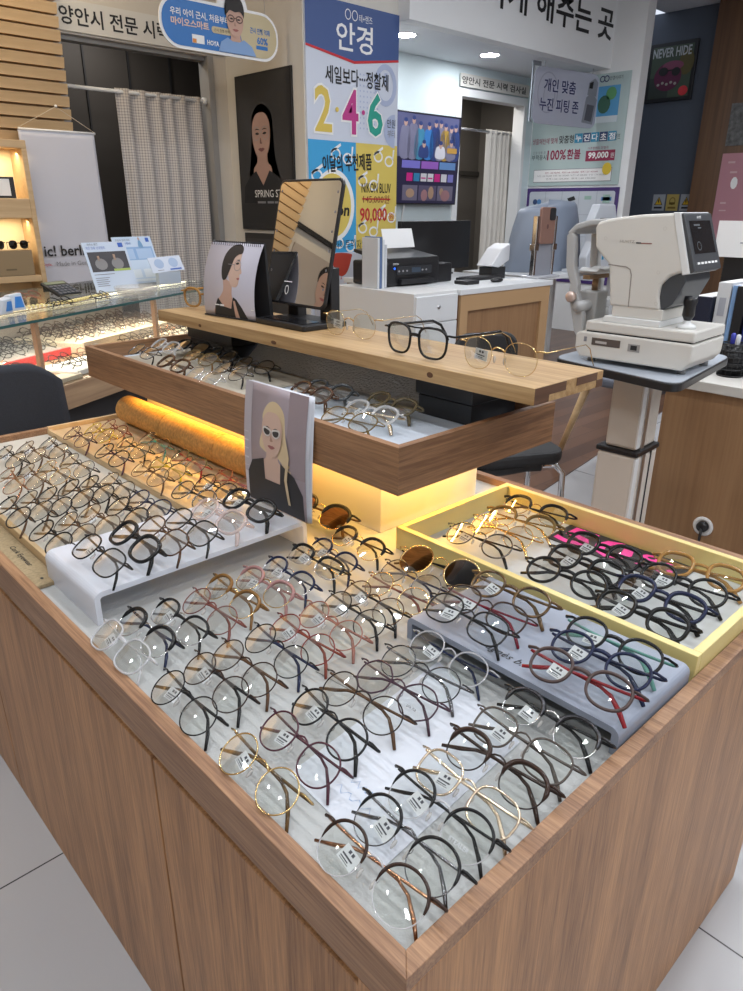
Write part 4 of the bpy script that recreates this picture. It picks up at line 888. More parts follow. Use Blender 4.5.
wc = thing('wooden_chair', 'chair with slender blond wooden legs standing beyond the plank shelf', 'chair', (2.55, 1.15, 0))
for p0, p1 in (((2.541, 1.478, 0), (2.40, 1.27, .44)), ((2.90, 1.40, 0), (2.72, 1.24, .44)), ((2.30, .88, 0), (2.38, 1.00, .44)), ((2.84, .86, 0), (2.70, .98, .44))):
    m = MB(); m.cyl(p0, p1, .012, .017, 12); obj('leg', m, LIGHTWD, wc, world=True)
m = MB(); m.prism(rrect(2.34, .95, 2.76, 1.30, .06), .44, .475, axis=2, bev=.01); obj('seat', m, mat('slate_fabric', (.10, .11, .14), .8), wc, world=True)
ac_ = thing('upholstered_chair', 'charcoal upholstered chair beside the far end of the counter', 'chair', (.22, 1.78, 0))
CHF = mat('charcoal_fabric', (.030, .033, .042), .9, noise=.15, nscale=400)
def chb(u, v):
    w = .245 * (1 - .05 * v); x = (u - .5) * 2
    z = .40 + .308 * v - .05 * max(0, (abs(x) - .6) / .4) ** 2 * v
    return Vector((.222 + w * x + .004 * v, 1.755 + .03 * (1 - x * x) + .02 * v, z))
m = MB(); m.grid(chb, 24, 16); obj('backrest', m, CHF, ac_, solid=.045, world=True).modifiers[0].use_rim = True
m = MB(); m.prism(rrect(0, 1.545, .45, 1.735, .05), .36, .43, axis=2, bev=.02); obj('seat', m, CHF, ac_, world=True)
for x, y in ((.03, 1.57), (.41, 1.57), (.03, 1.72), (.41, 1.72)):
    m = MB(); m.cyl((x, y, 0), (x, y, .36), .012, .016, 10); obj('leg', m, BLACKM, ac_, world=True)

# ------------------------------------------------------------------ glass showcase at the left
SA = R(28.6); SO = Vector((.451, 2.199, 0))
def sl2w(u, v, z): return (SO.x + u * math.cos(SA) - v * math.sin(SA), SO.y + u * math.sin(SA) + v * math.cos(SA), z)
gc = thing('glass_showcase', 'glass display case with wood base at the left, full of eyeglasses', 'showcase', SO, (0, 0, SA))
U0, U1, V1 = -.75, 1.55, .72
m = MB(); m.box((U0, 0, .743), (U1, V1, .751), 0, .001); obj('glass_top', m, thin_glass('showcase_top_glass', (.90, .94, .93), .6), gc)
m = MB(); m.box((U0, -.0015, .7425), (U1, .0, .7515)); obj('glass_edge', m, EDGEG, gc)
m = MB(); m.box((U0, .004, .515), (U1, .008, .743)); obj('glass_front', m, thin_glass('showcase_front_glass', (.96, .975, .97), .3), gc)
m = MB(); m.box((U0, -.004, .425), (U1, V1, .515), 0, .002); obj('base', m, DISPW, gc)
m = MB(); m.box((U0 + .03, .05, 0), (U1 - .03, V1 - .03, .425)); obj('toe_box', m, BLACKM, gc)
m = MB(); m.box((U0, V1 - .012, .515), (U1, V1, .743)); obj('back_panel', m, mat('showcase_back', (.28, .25, .22), .5), gc)
ORW = mat('orange_wood_post', (.55, .28, .12), .4)
for u in (.163, .842, 1.5):
    m = MB(); m.box((u - .009, .010, .515), (u + .009, .028, .742), 0, .001); obj('post', m, ORW, gc)
m = MB(); m.box((U0, .30, .735), (U1, .312, .743)); obj('light_strip', m, mat('led_warm', (1, 1, 1), .4, emit=(1, .85, .6), es=4), gc)
l = bpy.data.lights.new('showcase_lamp', 'AREA'); l.shape = 'RECTANGLE'; l.size = 2.1; l.size_y = .03; l.energy = 16; l.color = (1, .86, .66)
lo = bpy.data.objects.new('showcase_lamp', l); COL.objects.link(lo); lo.location = sl2w(.4, .306, .732); lo.rotation_euler = (0, 0, SA)
CREAM = mat('cream_tray', (.66, .58, .45), .5); REDT_ = mat('red_tray', (.55, .03, .025), .35); TGREY = mat('grey_tray', (.35, .34, .33), .5); PEACH = mat('peach_tray', (.6, .42, .28), .5)
def tray(label, u0, u1, v0, v1, h, mt, front=None):
    t = thing('eyewear_tray', label, 'tray', sl2w((u0 + u1) / 2, (v0 + v1) / 2, .515), (0, 0, SA))
    a, b = (u1 - u0) / 2, (v1 - v0) / 2
    m = MB(); m.box((-a, -b + .012, .0005), (a, b, h), 0, .002); obj('body', m, mt, t)
    m = MB(); m.box((-a, -b, .0005), (a, -b + .011, h + .006), 0, .002); obj('front', m, front or mt, t)
TRAYS = [('cream tray of glasses at the back right in the glass showcase', .72, 1.46, .30, .68, .045, CREAM, None, 5, 6),
         ('grey red-fronted tray of dark glasses at the back in the glass showcase', .33, .69, .34, .70, .03, TGREY, REDT_, 2, 6),
         ('small white tray of black and pink glasses at the front of the showcase', .38, .72, .05, .25, .012, PAPER, None, 2, 3),
         ('peach tray of brown glasses behind the charcoal chair in the showcase', -.08, .31, .12, .55, .014, PEACH, None, 3, 7),
         ('cream red-fronted tray at the right front of the glass showcase', .86, 1.46, .06, .27, .016, CREAM, REDT_, 4, 3)]
for t in TRAYS: tray(*t[:8])
tray('empty cream tray at the front left corner of the glass showcase', .20, .36, .02, .11, .01, CREAM)
for k, (u, v) in enumerate(((.75, .03), (.79, .30))):
    m = MB(); m.box((-.012, -.012, 0), (.012, .012, .035), 0, .002); tag(obj('glass_clip', m, STEEL, None, sl2w(u, v, .5155), (0, 0, SA)), ('small steel clip standing at the front of the showcase', 'small steel clip standing between the trays in the showcase')[k], 'clip')

# things lying on the showcase
TZ = .7515
ca = thing('calculator', 'black calculator leaning on the glass showcase top', 'calculator', sl2w(.72, .36, TZ + .018), (0, 0, SA + R(-8)))
ca.scale = (.72, .72, .72)
Mc = Matrix.Rotation(R(24), 4, 'X')
m = MB(); m.prism(rrect(-.085, -.055, .085, .10, .012), .002, .016, axis=2, M=Mc, bev=.003); obj('body', m, BLACKP, ca)
m = MB(); m.box((-.07, .065, .0155), (.07, .092, .018), 0, 0, Mc); obj('display', m, mat('lcd_green', (.16, .18, .10), .3), ca)
m = MB()
for i in range(5):
    for j in range(4): m.box((-.07 + i * .029, -.045 + j * .025, .0155), (-.048 + i * .029, -.028 + j * .025, .021), 0, .001, Mc)
obj('keys', m, mat('calculator_keys', (.10, .105, .12), .4), ca)
m = MB(); m.box((-.06, .085, .0), (.06, .095, .04), 0, .001); obj('stand', m, BLACKP, ca)
bs = thing('bead_string', 'string of pale yellow beads stretched along the showcase top', 'bead string', sl2w(.45, .2, TZ), (0, 0, SA))
m = MB()
for i in range(34): m.ball((-.26 + i * .0185, .0 + .012 * math.sin(i * .25), .0078), .0075, 8)
obj('beads', m, mat('warm_beads', (.85, .72, .32), .3), bs)
m = MB(); m.tube([(-.28 + i * .045, .012 * math.sin(i * .61), .0075) for i in range(15)], .0012, sides=5); obj('cord', m, PAPER, bs)
for k, (u, v, h, rz) in enumerate(((.225, .20, .055, 10), (.295, .215, .062, -14))):
    tp = thing('lens_box', ('small white and blue packet, left one standing on the showcase', 'white and blue packet, right one standing on the showcase')[k], 'packet', sl2w(u, v, TZ), (R(8 - 12 * k), 0, SA + R(rz)))
    m = MB(); m.prism([(-.035, 0.002), (.035, 0.002), (.026, h), (-.022, h * .92)], -.015, .015, axis=1, bev=.003); obj('body', m, mat('packet_white', (.58, .64, .72), .3), tp)
    m = MB(); m.prism([(-.008, .012), (.028, .012), (.022, h * .8), (.0, h * .8)], -.0165, -.0150, axis=1); obj('label', m, mat('packet_blue', (.05, .22, .60), .3), tp)
def card_stand(label, u, v, rz, w, h, tilt, draw):
    c = thing('leaflet', label, 'leaflet', sl2w(u, v, TZ), (0, 0, SA + R(rz)))
    t = R(tilt); S = Surf((-w / 2, 0, .001), (1, 0, 0), (0, math.sin(t), math.cos(t))); S.world = False; S.step = .0006
    m = MB(); M = Matrix.Rotation(-t, 4, 'X'); m.box((-w / 2, 0, .001), (w / 2, .003, h), 0, 0, M); obj('board', m, mat('leaflet_pale', (.50, .57, .68), .4), c)
    m = MB(); m.prism([(.004, .002), (.09, .002), (.09, .006), (h * .55 * math.sin(t) + .004, h * .55 * math.cos(t))], -.02, .02, axis=0); obj('prop', m, PAPER, c)
    draw(S, c, w, h)
def d1(S, c, w, h):
    art('photo', S, [(rc(.012, h * .40, w - .012, h * .80), 0), (ell(w * .3, h * .55, .03, .025, 14), 1, 1), (ell(w * .68, h * .55, .03, .025, 14), 1, 1), (rc(w * .25, h * .62, w * .30, h * .72), 2, 1), (rc(w * .62, h * .62, w * .67, h * .74), 2, 1), (rc(w * .55, h * .40, w - .012, h * .445), 3, 1)], [mat('leaflet_dark', (.03, .025, .03), .4), mat('leaflet_grey', (.20, .19, .19), .4), mat('leaflet_tan', (.35, .22, .14), .4), mat('leaflet_lime', (.35, .45, .08), .4)], c)
    art('emblem', S, [(rc(w - .04, h * .88, w - .015, h * .97), 0)], [mat('leaflet_blue', (.02, .09, .42), .4)], c)
    lettering('자이스 렌즈', S, .05, h * .95, h=.010, m=INK, parent=c); lettering('개인 맞춤 안경렌즈', S, .06, h * .88, h=.012, w=.095, m=mat('leaflet_blue', (0, 0, 0)), parent=c)
    art('text_line', S, [(rc(.015, h * y, .015 + q, h * y + .003), 0) for y, q in ((.34, .10), (.27, .07), (.23, .06), (.19, .065), (.15, .055), (.11, .06))], [GREYINK], c)
def d2(S, c, w, h):
    art('colour_band', S, [(rc(0, 0, w, h), 0), (rc(.01, h * .5, w - .01, h * .78), 1, 1), (rc(w * .1, h * .52, w * .45, h * .74), 2, 2), (rc(w * .52, h * .52, w * .92, h * .74), 2, 2), (rc(w * .12, h * .12, w * .48, h * .30), 3, 2), (rc(w * .55, h * .12, w * .92, h * .30), 3, 2), (rc(w * .06, h * .04, w * .95, h * .09), 3, 2)], [mat('leaflet_ice', (.48, .58, .72), .4), mat('leaflet_mid_blue', (.22, .36, .60), .4), mat('leaflet_sky', (.35, .48, .68), .4), mat('leaflet_white', (.62, .68, .75), .4)], c)
    art('figure', S, [(smooth([(w * .62, h * .76), (w * .63, h * .88), (w * .67, h * .93), (w * .71, h * .88), (w * .73, h * .76)]), 0), (ell(w * .67, h * .95, .006, .008, 10), 1)], [mat('figure_blue', (.15, .30, .5), .4), SKIN], c, 2)
    art('emblem', S, [(rc(w - .035, h * .88, w - .015, h * .97), 0)], [mat('leaflet_blue', (0, 0, 0))], c, 2)
    lettering('초음파 렌즈세척', S, .055, h * .93, h=.010, w=.08, m=GREYINK, parent=c, k=3); lettering('맞춤 누진렌즈', S, .055, h * .86, h=.012, w=.085, m=mat('leaflet_blue', (0, 0, 0)), parent=c, k=3)
card_stand('pale blue leaflet with a dark photograph on the showcase, left of two', .985, .29, -19, .215, .215, 20, d1)
card_stand('pale blue leaflet with blue panels on the showcase, right of two', 1.32, .38, -19, .22, .225, 21, d2)
lc = thing('lens_card', 'small slanted card with two round lens samples before the blue leaflet', 'card', sl2w(1.33, .27, TZ), (0, 0, SA + R(-19)))
t = R(28); S = Surf((-.085, -.02, .055), (1, -.05, .04), (0, math.sin(t), math.cos(t))); S.world = False; S.step = .0008
Mx = Matrix((S.r, S.u, S.n)).transposed().to_4x4(); Mx.translation = S.o
m = MB(); m.box((0, 0, -.002), (.18, .075, 0), 0, 0, Mx); obj('card', m, mat('lens_card_white', (.55, .60, .70), .4), lc)
art('lens_sample', S, [(ell(.05, .042, .026, .024, 20), 0), (ell(.13, .042, .026, .024, 20), 0), (rc(.10, .006, .165, .013), 1), (rc(.03, .008, .065, .011), 2)], [mat('lens_sample_blue', (.36, .45, .62), .2), mat('leaflet_blue', (0, 0, 0)), GREYINK], lc)
m = MB(); m.box((-.06, -.025, 0), (.07, .0, .056), 0, .002); obj('foot', m, mat('lens_card_foot', (.42, .48, .56), .3), lc)
cc_ = thing('clear_lens_tray', 'clear plastic tray of sample lenses on the showcase corner', 'tray', sl2w(.88, .12, TZ + .0003), (0, 0, SA))
m = MB(); m.lathe([(.075, 0), (.088, .02), (.092, .035), (.086, .035), (.079, .015), (.02, .004)], sides=28); obj('bowl', m, clear_plastic('clear_bowl', (.68, .66, .62), .32, .1), cc_)
for i in range(4):
    m = MB(); m.lathe([(.001, .0), (.03, .002), (.031, .004), (.001, .002)], (-.05 + .033 * i, .02 * (-1) ** i, .010 + .004 * i), 20); obj('lens_disc', m, clear_plastic('clear_bowl', (0, 0, 0)), cc_)

# ------------------------------------------------------------------ eye testing instrument on its table
IV = mat('ivory_plastic', (.62, .60, .56), .38); IVW = mat('white_plastic', (.70, .71, .71), .35); DG = mat('dark_grey_plastic', (.055, .06, .068), .35); CHING = mat('grey_chinrest', (.42, .42, .42), .4)
MO = Vector((1.40, .456, 0)); MZ = .74
it = thing('instrument_table', 'pedestal instrument table with pale top, black edge and beige column', 'table', (1.50, .62, 0), (0, 0, R(3)))
def round_poly(pts, r, n=7):
    out = []
    for i, p in enumerate(pts):
        a = Vector(pts[i - 1]); b = Vector(p); c = Vector(pts[(i + 1) % len(pts)])
        p0 = b + (a - b).normalized() * r; p1 = b + (c - b).normalized() * r
        for k in range(n + 1):
            t = k / n; q = p0 * (1 - t) ** 2 + b * 2 * t * (1 - t) + p1 * t * t; out.append((q.x, q.y))
    return out
TP = [(-.20, -.170), (.250, -.135), (.262, .200), (-.115, .195)]
m = MB(); m.prism(round_poly(TP, .05), .7185, .7385, axis=2, bev=.003); obj('table_edge', m, BLACKP, it)
m = MB(); m.prism(round_poly([(x * .98, y * .98) for x, y in TP], .048), .738, .7402, axis=2); obj('tabletop', m, mat('pale_blue_laminate', (.42, .46, .52), .3), it)
COLB = mat('beige_column', (.60, .55, .49), .4)
m = MB(); m.box((.005, -.015, .50), (.125, .075, .718), 0, .008); obj('upper_column', m, COLB, it)
m = MB(); m.box((-.006, -.026, .485), (.136, .094, .50), 0, .004); obj('collar', m, BLACKP, it)
m = MB(); m.box((-.003, -.023, .03), (.133, .091, .485), 0, .010); obj('lower_column', m, COLB, it)
m = MB(); m.box((.03, -.0252, .03), (.05, -.0222, .485)); m.box((.085, -.0252, .03), (.09, -.0222, .485), 1); m.box((.03, -.0172, .50), (.05, -.0142, .712)); obj('trim_strip', m, [STEEL, BLACKM], it)
m = MB(); m.box((-.0042, -.0235, .035), (.018, -.016, .48), 0, .002); m.box((.0042, -.0155, .505), (.026, -.009, .71), 0, .002); obj('corner_trim', m, IVW, it)
m = MB(); m.box((-.16, -.15, 0), (.26, .22, .03), 0, .008); obj('foot', m, DG, it)
rf = thing('eye_testing_instrument', 'white and ivory eye testing instrument with chin rest and screen on the pedestal table', 'eye testing instrument', (MO.x, MO.y, MZ), (0, 0, R(3)))
W0, W1 = .018, .182
def P3(name, pts, a, b, mt, bev=.004, par=rf): 
    m = MB(); m.prism([(p[0], p[1] - MZ) for p in pts], a, b, axis=0, bev=bev); return obj(name, m, mt, par)
P3('lower_base', [(.296, .808), (.295, .771), (.28, .752), (.02, .752), (.004, .772), (.002, .812), (.01, .815), (.285, .815)], 0, .20, IV)
P3('upper_base', [(.273, .842), (.274, .818), (.002, .818), (.004, .842)], .003, .197, IV)
P3('shadow_gap', [(.27, .8185), (.27, .8145), (.01, .8145), (.01, .8185)], .006, .193, BLACKM, 0)
P3('turntable', [(.232, .857), (.236, .842), (.09, .842), (.092, .857)], .012, .188, IVW, .002)
P3('turntable', [(.217, .882), (.217, .857), (.091, .857), (.091, .882)], .02, .18, IV, .002)
body = P3('housing', [(.286, 1.06), (.280, 1.071), (.255, 1.078), (.227, 1.083), (.173, 1.089), (.095, 1.093), (.055, .970), (.088, .957), (.105, .938), (.107, .915), (.099, .880), (.224, .880), (.232, .93), (.24, .977), (.258, .992), (.280, 1.014)], W0, W1, IV, .006)
P3('front_trim', [(.101, 1.0945), (.085, 1.0945), (.043, .966), (.060, .962)], W0 - .002, W1 + .002, IVW, .002)
P3('screen_housing', [(.086, 1.0935), (.078, 1.092), (.033, .972), (.044, .966)], W0 + .001, W1 - .001, DG, .002)
P3('neck_cover', [(.088, .962), (.056, .9655), (.052, .948), (.075, .895), (.099, .879), (.107, .91), (.105, .94)], W0 + .006, W1 - .006, DG, .003)
# screen, keys and lettering on the slanted operator side
o = Vector((W0 + .001, .078, 1.092 - MZ)); o2 = Vector((W0 + .001, .033, .972 - MZ)); S = Surf(o2, (1, 0, 0), o - o2); S.world = False; S.step = .0006
L_ = (o - o2).length
art('screen', S, [(rc(.018, .038, .144, .112), 0)], [mat('instrument_screen', (.012, .013, .016), .12)], rf)
art('screen_glint', S, [(rc(.04, .10, .075, .104), 0), (rc(.06, .094, .08, .097), 0)] + [(p, 0) for p in ring(.05, .055, .012, .01, .002)], [mat('screen_glint_grey', (.10, .11, .12), .4)], rf, 2)  # pale bars and ring painted as glints on the dark screen
art('key', S, [(rc(.022 + i * .021, .014, .037 + i * .021, .019), 0) for i in range(6)], [PAPER], rf)
lettering('HUVITZ', S, .08, .1195, h=.005, m=PAPER, parent=rf, bold=.03)
S = Surf((W0 - .0003, .30, 0), (0, -1, 0), (0, 0, 1)); S.world = False; S.step = .0004
lettering('HUVITZ', S, .10, 1.030 - MZ, h=.006, w=.036, m=mat('lettering_grey', (.30, .27, .25), .5), parent=rf)
art('logo_bar', S, [(rc(.122, 1.026 - MZ, .134, 1.029 - MZ), 0), (rc(.134, 1.026 - MZ, .160, 1.028 - MZ), 1)], [INK, mat('dull_red', (.25, .06, .05), .5)], rf)
art('seam', S, [([(.06, .975 - MZ), (.075, .974 - MZ), (.105, .972 - MZ), (.115, .967 - MZ), (.120, .955 - MZ), (.123, .882 - MZ), (.1255, .882 - MZ), (.1225, .956 - MZ), (.117, .969 - MZ), (.106, .9745 - MZ), (.075, .9765 - MZ), (.06, .9775 - MZ)], 0)], [mat('seam_shadow', (.28, .25, .23), .6)], rf)
art('screw_cap', S, [(p, 0) for x, z in ((.045, 1.035), (.185, 1.06), (.185, .965), (.19, .895), (.07, .9)) for p in ring(x, z - MZ, .004, .004, .0007, 14)], [mat('cap_grey', (.5, .47, .44), .5)], rf)
S = Surf((-.0003, .30, 0), (0, -1, 0), (0, 0, 1)); S.world = False; S.step = .0004
art('name_plate', S, [(rc(.05, .785 - MZ, .125, .803 - MZ), 0), (rc(.06, .790 - MZ, .09, .796 - MZ), 1, 1), (rc(.145, .781 - MZ, .175, .799 - MZ), 2), (rc(.152, .785 - MZ, .168, .796 - MZ), 3, 1), (rc(.028, .791 - MZ, .036, .803 - MZ), 4)], [mat('plate_brown', (.09, .07, .06), .3), mat('plate_text', (.45, .42, .40), .4), mat('plate_grey', (.30, .29, .28), .4), BLACKM, GREYINK], rf)
# joystick
m = MB(); m.lathe([(.022, 0), (.020, .008), (.009, .012), (.007, .025)], (.055, .045, .842 - MZ), 20); obj('joystick_boot', m, IVW, rf)
m = MB(); m.lathe([(.008, .018), (.014, .03), (.013, .05), (.016, .062), (.014, .072), (.004, .074)], (.055, .045, .842 - MZ), 20); obj('joystick', m, BLACKP, rf)
# chin rest arch
def arch(pts, x0, x1, name, mt, bev=.004): return P3(name, pts, x0, x1, mt, bev)
for x0, x1 in ((.028, .048), (.152, .172)):
    arch([(.352, 1.050), (.366, 1.040), (.360, .964), (.343, .923), (.345, .902), (.318, .805), (.300, .785), (.292, .80), (.297, .85), (.320, .904), (.320, .925), (.336, .965), (.342, 1.036)], x0, x1, 'chinrest_post', CHING)
arch([(.263, 1.080), (.307, 1.076), (.344, 1.066), (.366, 1.045), (.352, 1.040), (.340, 1.052), (.305, 1.062), (.265, 1.066)], .028, .172, 'forehead_arch', CHING)
m = MB(); m.prism([(.05, .955 - MZ), (.06, .948 - MZ), (.14, .948 - MZ), (.15, .955 - MZ), (.135, .963 - MZ), (.10, .958 - MZ), (.065, .963 - MZ)], .285, .335, axis=1, bev=.003); obj('chin_cup', m, IVW, rf)
m = MB(); m.cyl((.10, .31, .90 - MZ), (.10, .31, .95 - MZ), .008); m.box((.05, .30, .935 - MZ), (.15, .32, .945 - MZ)); obj('chin_post', m, [mat('brass_post', (.35, .22, .12), .3, .6)], rf)
m = MB(); m.box((.07, .285, .82 - MZ), (.13, .335, .905 - MZ), 0, .004); m.cyl((.02, .31, .87 - MZ), (.18, .31, .87 - MZ), .014); obj('chin_mechanism', m, CHING, rf)
m = MB(); m.lathe([(.006, 0), (.013, .003), (.014, .012), (.010, .018)], M=Matrix.Translation((.0295, .332, .893 - MZ)) @ Matrix.Rotation(R(-90), 4, 'Y'), sides=20); obj('knob', m, mat('pinkish_metal', (.62, .48, .42), .3, .5), rf)
for x, y in ((.03, .03), (.17, .03), (.03, .26), (.17, .26)):
    m = MB(); m.cyl((x, y, .0006), (x, y, .0135), .010, sides=12); obj('rubber_foot', m, mat('grey_rubber', (.2, .2, .2), .6), rf)

# ------------------------------------------------------------------ right hand desk and what stands on it
RZ = .62
rd = thing('reception_desk', 'wood fronted desk with a pale top behind the eye testing instrument', 'desk', (2.4, .1, 0))
m = MB(); m.box((1.945, -1.2, 0), (2.70, .745, RZ - .03)); obj('front_panel', m, DESKW, rd, world=True)
m = MB(); m.box((1.93, -1.21, RZ - .03), (2.72, .76, RZ), 0, .002); obj('desktop', m, mat('cream_desktop', (.62, .60, .56), .4), rd, world=True)
m = MB(); m.lathe([(.012, 0), (.030, .0), (.032, .006), (.022, .008), (.019, .004)], sides=28, M=Matrix.Translation((1.946, .553, .165)) @ Matrix.Rotation(R(-90), 4, 'Y')); obj('grommet', m, PAPER, rd)
rd.children[-1].matrix_parent_inverse = wmat(rd).inverted()
cg = thing('power_cable', 'black plug and cable hanging from the round outlet in the desk front', 'cable', (1.938, .553, 0))
m = MB(); m.lathe([(.001, 0), (.018, .0), (.017, .012), (.001, .014)], sides=20, M=Matrix.Translation((1.9415, .553, .165)) @ Matrix.Rotation(R(-90), 4, 'Y')); obj('plug', m, BLACKP, cg, world=True)
m = MB(); m.tube([(1.932, .553, .16), (1.926, .552, .13), (1.928, .55, .08), (1.925, .548, .02), (1.90, .53, .006), (1.86, .48, .006)], .0045); obj('cord', m, BLACKP, cg, world=True)
mon2 = thing('monitor', 'black monitor behind the files with a white notice on its top', 'monitor', (2.60, .55, RZ))
m = MB(); m.box((2.50, .20, RZ + .12), (2.53, .86, RZ + .44), 0, .004); obj('housing', m, BLACKP, mon2, world=True)
m = MB(); m.box((2.53, .48, RZ), (2.55, .56, RZ + .3)); m.box((2.46, .40, RZ), (2.62, .64, RZ + .012), 0, .003); obj('stand', m, BLACKP, mon2, world=True)
nt_ = thing('notice', 'white printed notice clipped in front of the black monitor', 'notice', (2.49, .68, RZ + .33))
m = MB(); m.box((2.492, .58, RZ + .325), (2.4995, .895, RZ + .445)); obj('sheet', m, PAPER, nt_, world=True)
S = Surf((2.4915, .895, RZ + .325), (0, -1, 0), (0, 0, 1)); S.step = .0006
for i, (w_, y) in enumerate(((.09, .10), (.11, .085), (.10, .072), (.07, .059), (.12, .046), (.05, .026))):
    art('text_line', S, [(rc(.145 - w_ / 2 + .022 * j, y, .145 - w_ / 2 + .022 * j + .017, y + .005), 0) for j in range(int(w_ / .022))], [mat('pale_ink', (.35, .36, .42), .6)], nt_)
def book(label, cat, nm, x, y0, y1, h, col, tilt=0, d=.17, spine=None):
    t = thing(nm, label, cat, (x, (y0 + y1) / 2, RZ), (R(tilt), 0, 0)); a = (y1 - y0) / 2
    z0 = abs(math.sin(R(tilt))) * a + .0005
    m = MB(); m.box((0, -a, z0), (d, a, z0 + h), 0, .0015); obj('cover', m, mat('cover_' + label[:14].replace(' ', '_'), col, .4), t)
    m = MB(); m.box((.006, -a + .003, z0 + .006), (d + .001, a - .003, z0 + h + .001)); obj('pages', m, PAPER, t)
    if spine:
        m = MB(); m.box((-.0012, -a * .5, z0 + h * .6), (.001, a * .5, z0 + h * .82)); obj('spine_label', m, mat(spine[0], spine[1], .5), t)
book('dark navy hardback standing behind the instrument joystick', 'book', 'book', 2.20, .755, .815, .215, (.012, .016, .035))
book('white ring binder beside the navy hardback', 'binder', 'binder', 2.22, .708, .750, .262, (.60, .61, .62), spine=('spine_grey', (.35, .36, .4)))
book('thin blue-edged white folder right of the white binder', 'folder', 'folder', 2.22, .690, .704, .255, (.20, .34, .58))
book('black binder between the white files and the navy one', 'binder', 'binder', 2.21, .655, .686, .255, (.012, .012, .014))
book('deep blue binder with a white label on its spine', 'binder', 'binder', 2.22, .618, .651, .27, (.02, .035, .20), spine=('spine_white', (.6, .62, .66)))
book('slim black file leaning against the deep blue binder', 'file', 'file', 2.19, .592, .614, .22, (.015, .015, .018))
book('teal spiral notebook at the right end of the files', 'notebook', 'notebook', 2.22, .52, .585, .24, (.02, .22, .32))
pcup = thing('pen_cup', 'black mesh pen cup standing at the desk edge', 'pen cup', (2.08, .612, RZ))
m = MB()
for i in range(6): m.tube([(.038 * math.cos(R(12 * k)), .038 * math.sin(R(12 * k)), .004 + .019 * i) for k in range(30)], .0022, closed=True, sides=6)
for k in range(16): m.cyl((.038 * math.cos(R(22.5 * k)), .038 * math.sin(R(22.5 * k)), .003), (.038 * math.cos(R(22.5 * k)), .038 * math.sin(R(22.5 * k)), .1), .0015, sides=5)
m.lathe([(.001, .0), (.038, .0), (.038, .004)]); m.lathe([(.0335, .006), (.0345, .096), (.0335, .096)], sides=24); obj('cup', m, BLACKP, pcup)
for k, (x, y, cc, lb) in enumerate(((.01, .014, (.05, .06, .4), 'purple-blue marker pen standing in the mesh pen cup'), (-.008, -.008, (.62, .64, .68), 'white capped pen standing in the mesh pen cup'))):
    m = MB(); m.lathe([(.006, 0), (.006, .09), (.007, .092), (.007, .118), (.004, .122)], sides=14); tag(obj('pen', m, mat('pen_%d' % k, cc, .35), None, (2.08 + x, .612 + y, RZ + .0062)), lb, 'pen')
sw = thing('card_reader', 'white upright card reader with a black slot at the frame edge', 'card reader', (2.12, .535, RZ), (0, 0, R(-6)))
m = MB(); m.box((-.03, -.04, 0), (.03, .04, .15), 0, .006); obj('body', m, mat('reader_white', (.60, .60, .66), .35), sw)
m = MB(); m.box((-.0312, .008, .085), (-.0298, .024, .115), 0, .0005); obj('slot', m, BLACKM, sw)

# ------------------------------------------------------------------ right wall pictures
nh = thing('framed_poster', 'small dark framed poster with white lettering on the blue wall', 'poster', (6.89, 3.36, 2.03))
m = MB(); m.box((6.872, 3.137, 2.03), (6.899, 3.581, 2.505), 0, .002); obj('frame', m, BLACKP, nh, world=True)
S = Surf((6.871, 3.581, 2.03), (0, -1, 0), (0, 0, 1)); S.step = .0015
art('picture', S, [(rc(.03, .03, .414, .445), 0), (rc(.03, .03, .22, .20), 1, .5), (ell(.36, .30, .07, .10, 14), 2, .5)], [mat('art_green', (.05, .075, .05), .5), mat('art_dark', (.03, .04, .035), .5), mat('art_olive', (.09, .075, .02), .5)], nh)
art('fruit_shape', S, [(ell(.20, .20, .13, .115, 24), 0), (ell(.24, .285, .10, .04, 16), 1, 1)] , [mat('art_plum', (.10, .012, .05), .5), mat('art_rose', (.20, .05, .10), .5)], nh, 2)
art('dark_spot', S, [(ell(.155, .245, .045, .035, 14), 0), (ell(.275, .235, .04, .035, 14), 0), (rc(.19, .245, .25, .255), 0)] + [(ell(.12 + .04 * i, .14 + .012 * (i % 2), .014, .012, 8), 1) for i in range(5)], [INK, mat('art_cream', (.35, .33, .30), .5)], nh, 4)
art('red_mark', S, [(ell(.365, .075, .045, .04, 14), 0)], [REDINK], nh, 4)
lettering('NEVER HIDE', S, .215, .395, h=.075, w=.36, m=mat('poster_letter_white', (.45, .48, .50), .5), parent=nh, k=3, bold=.02)
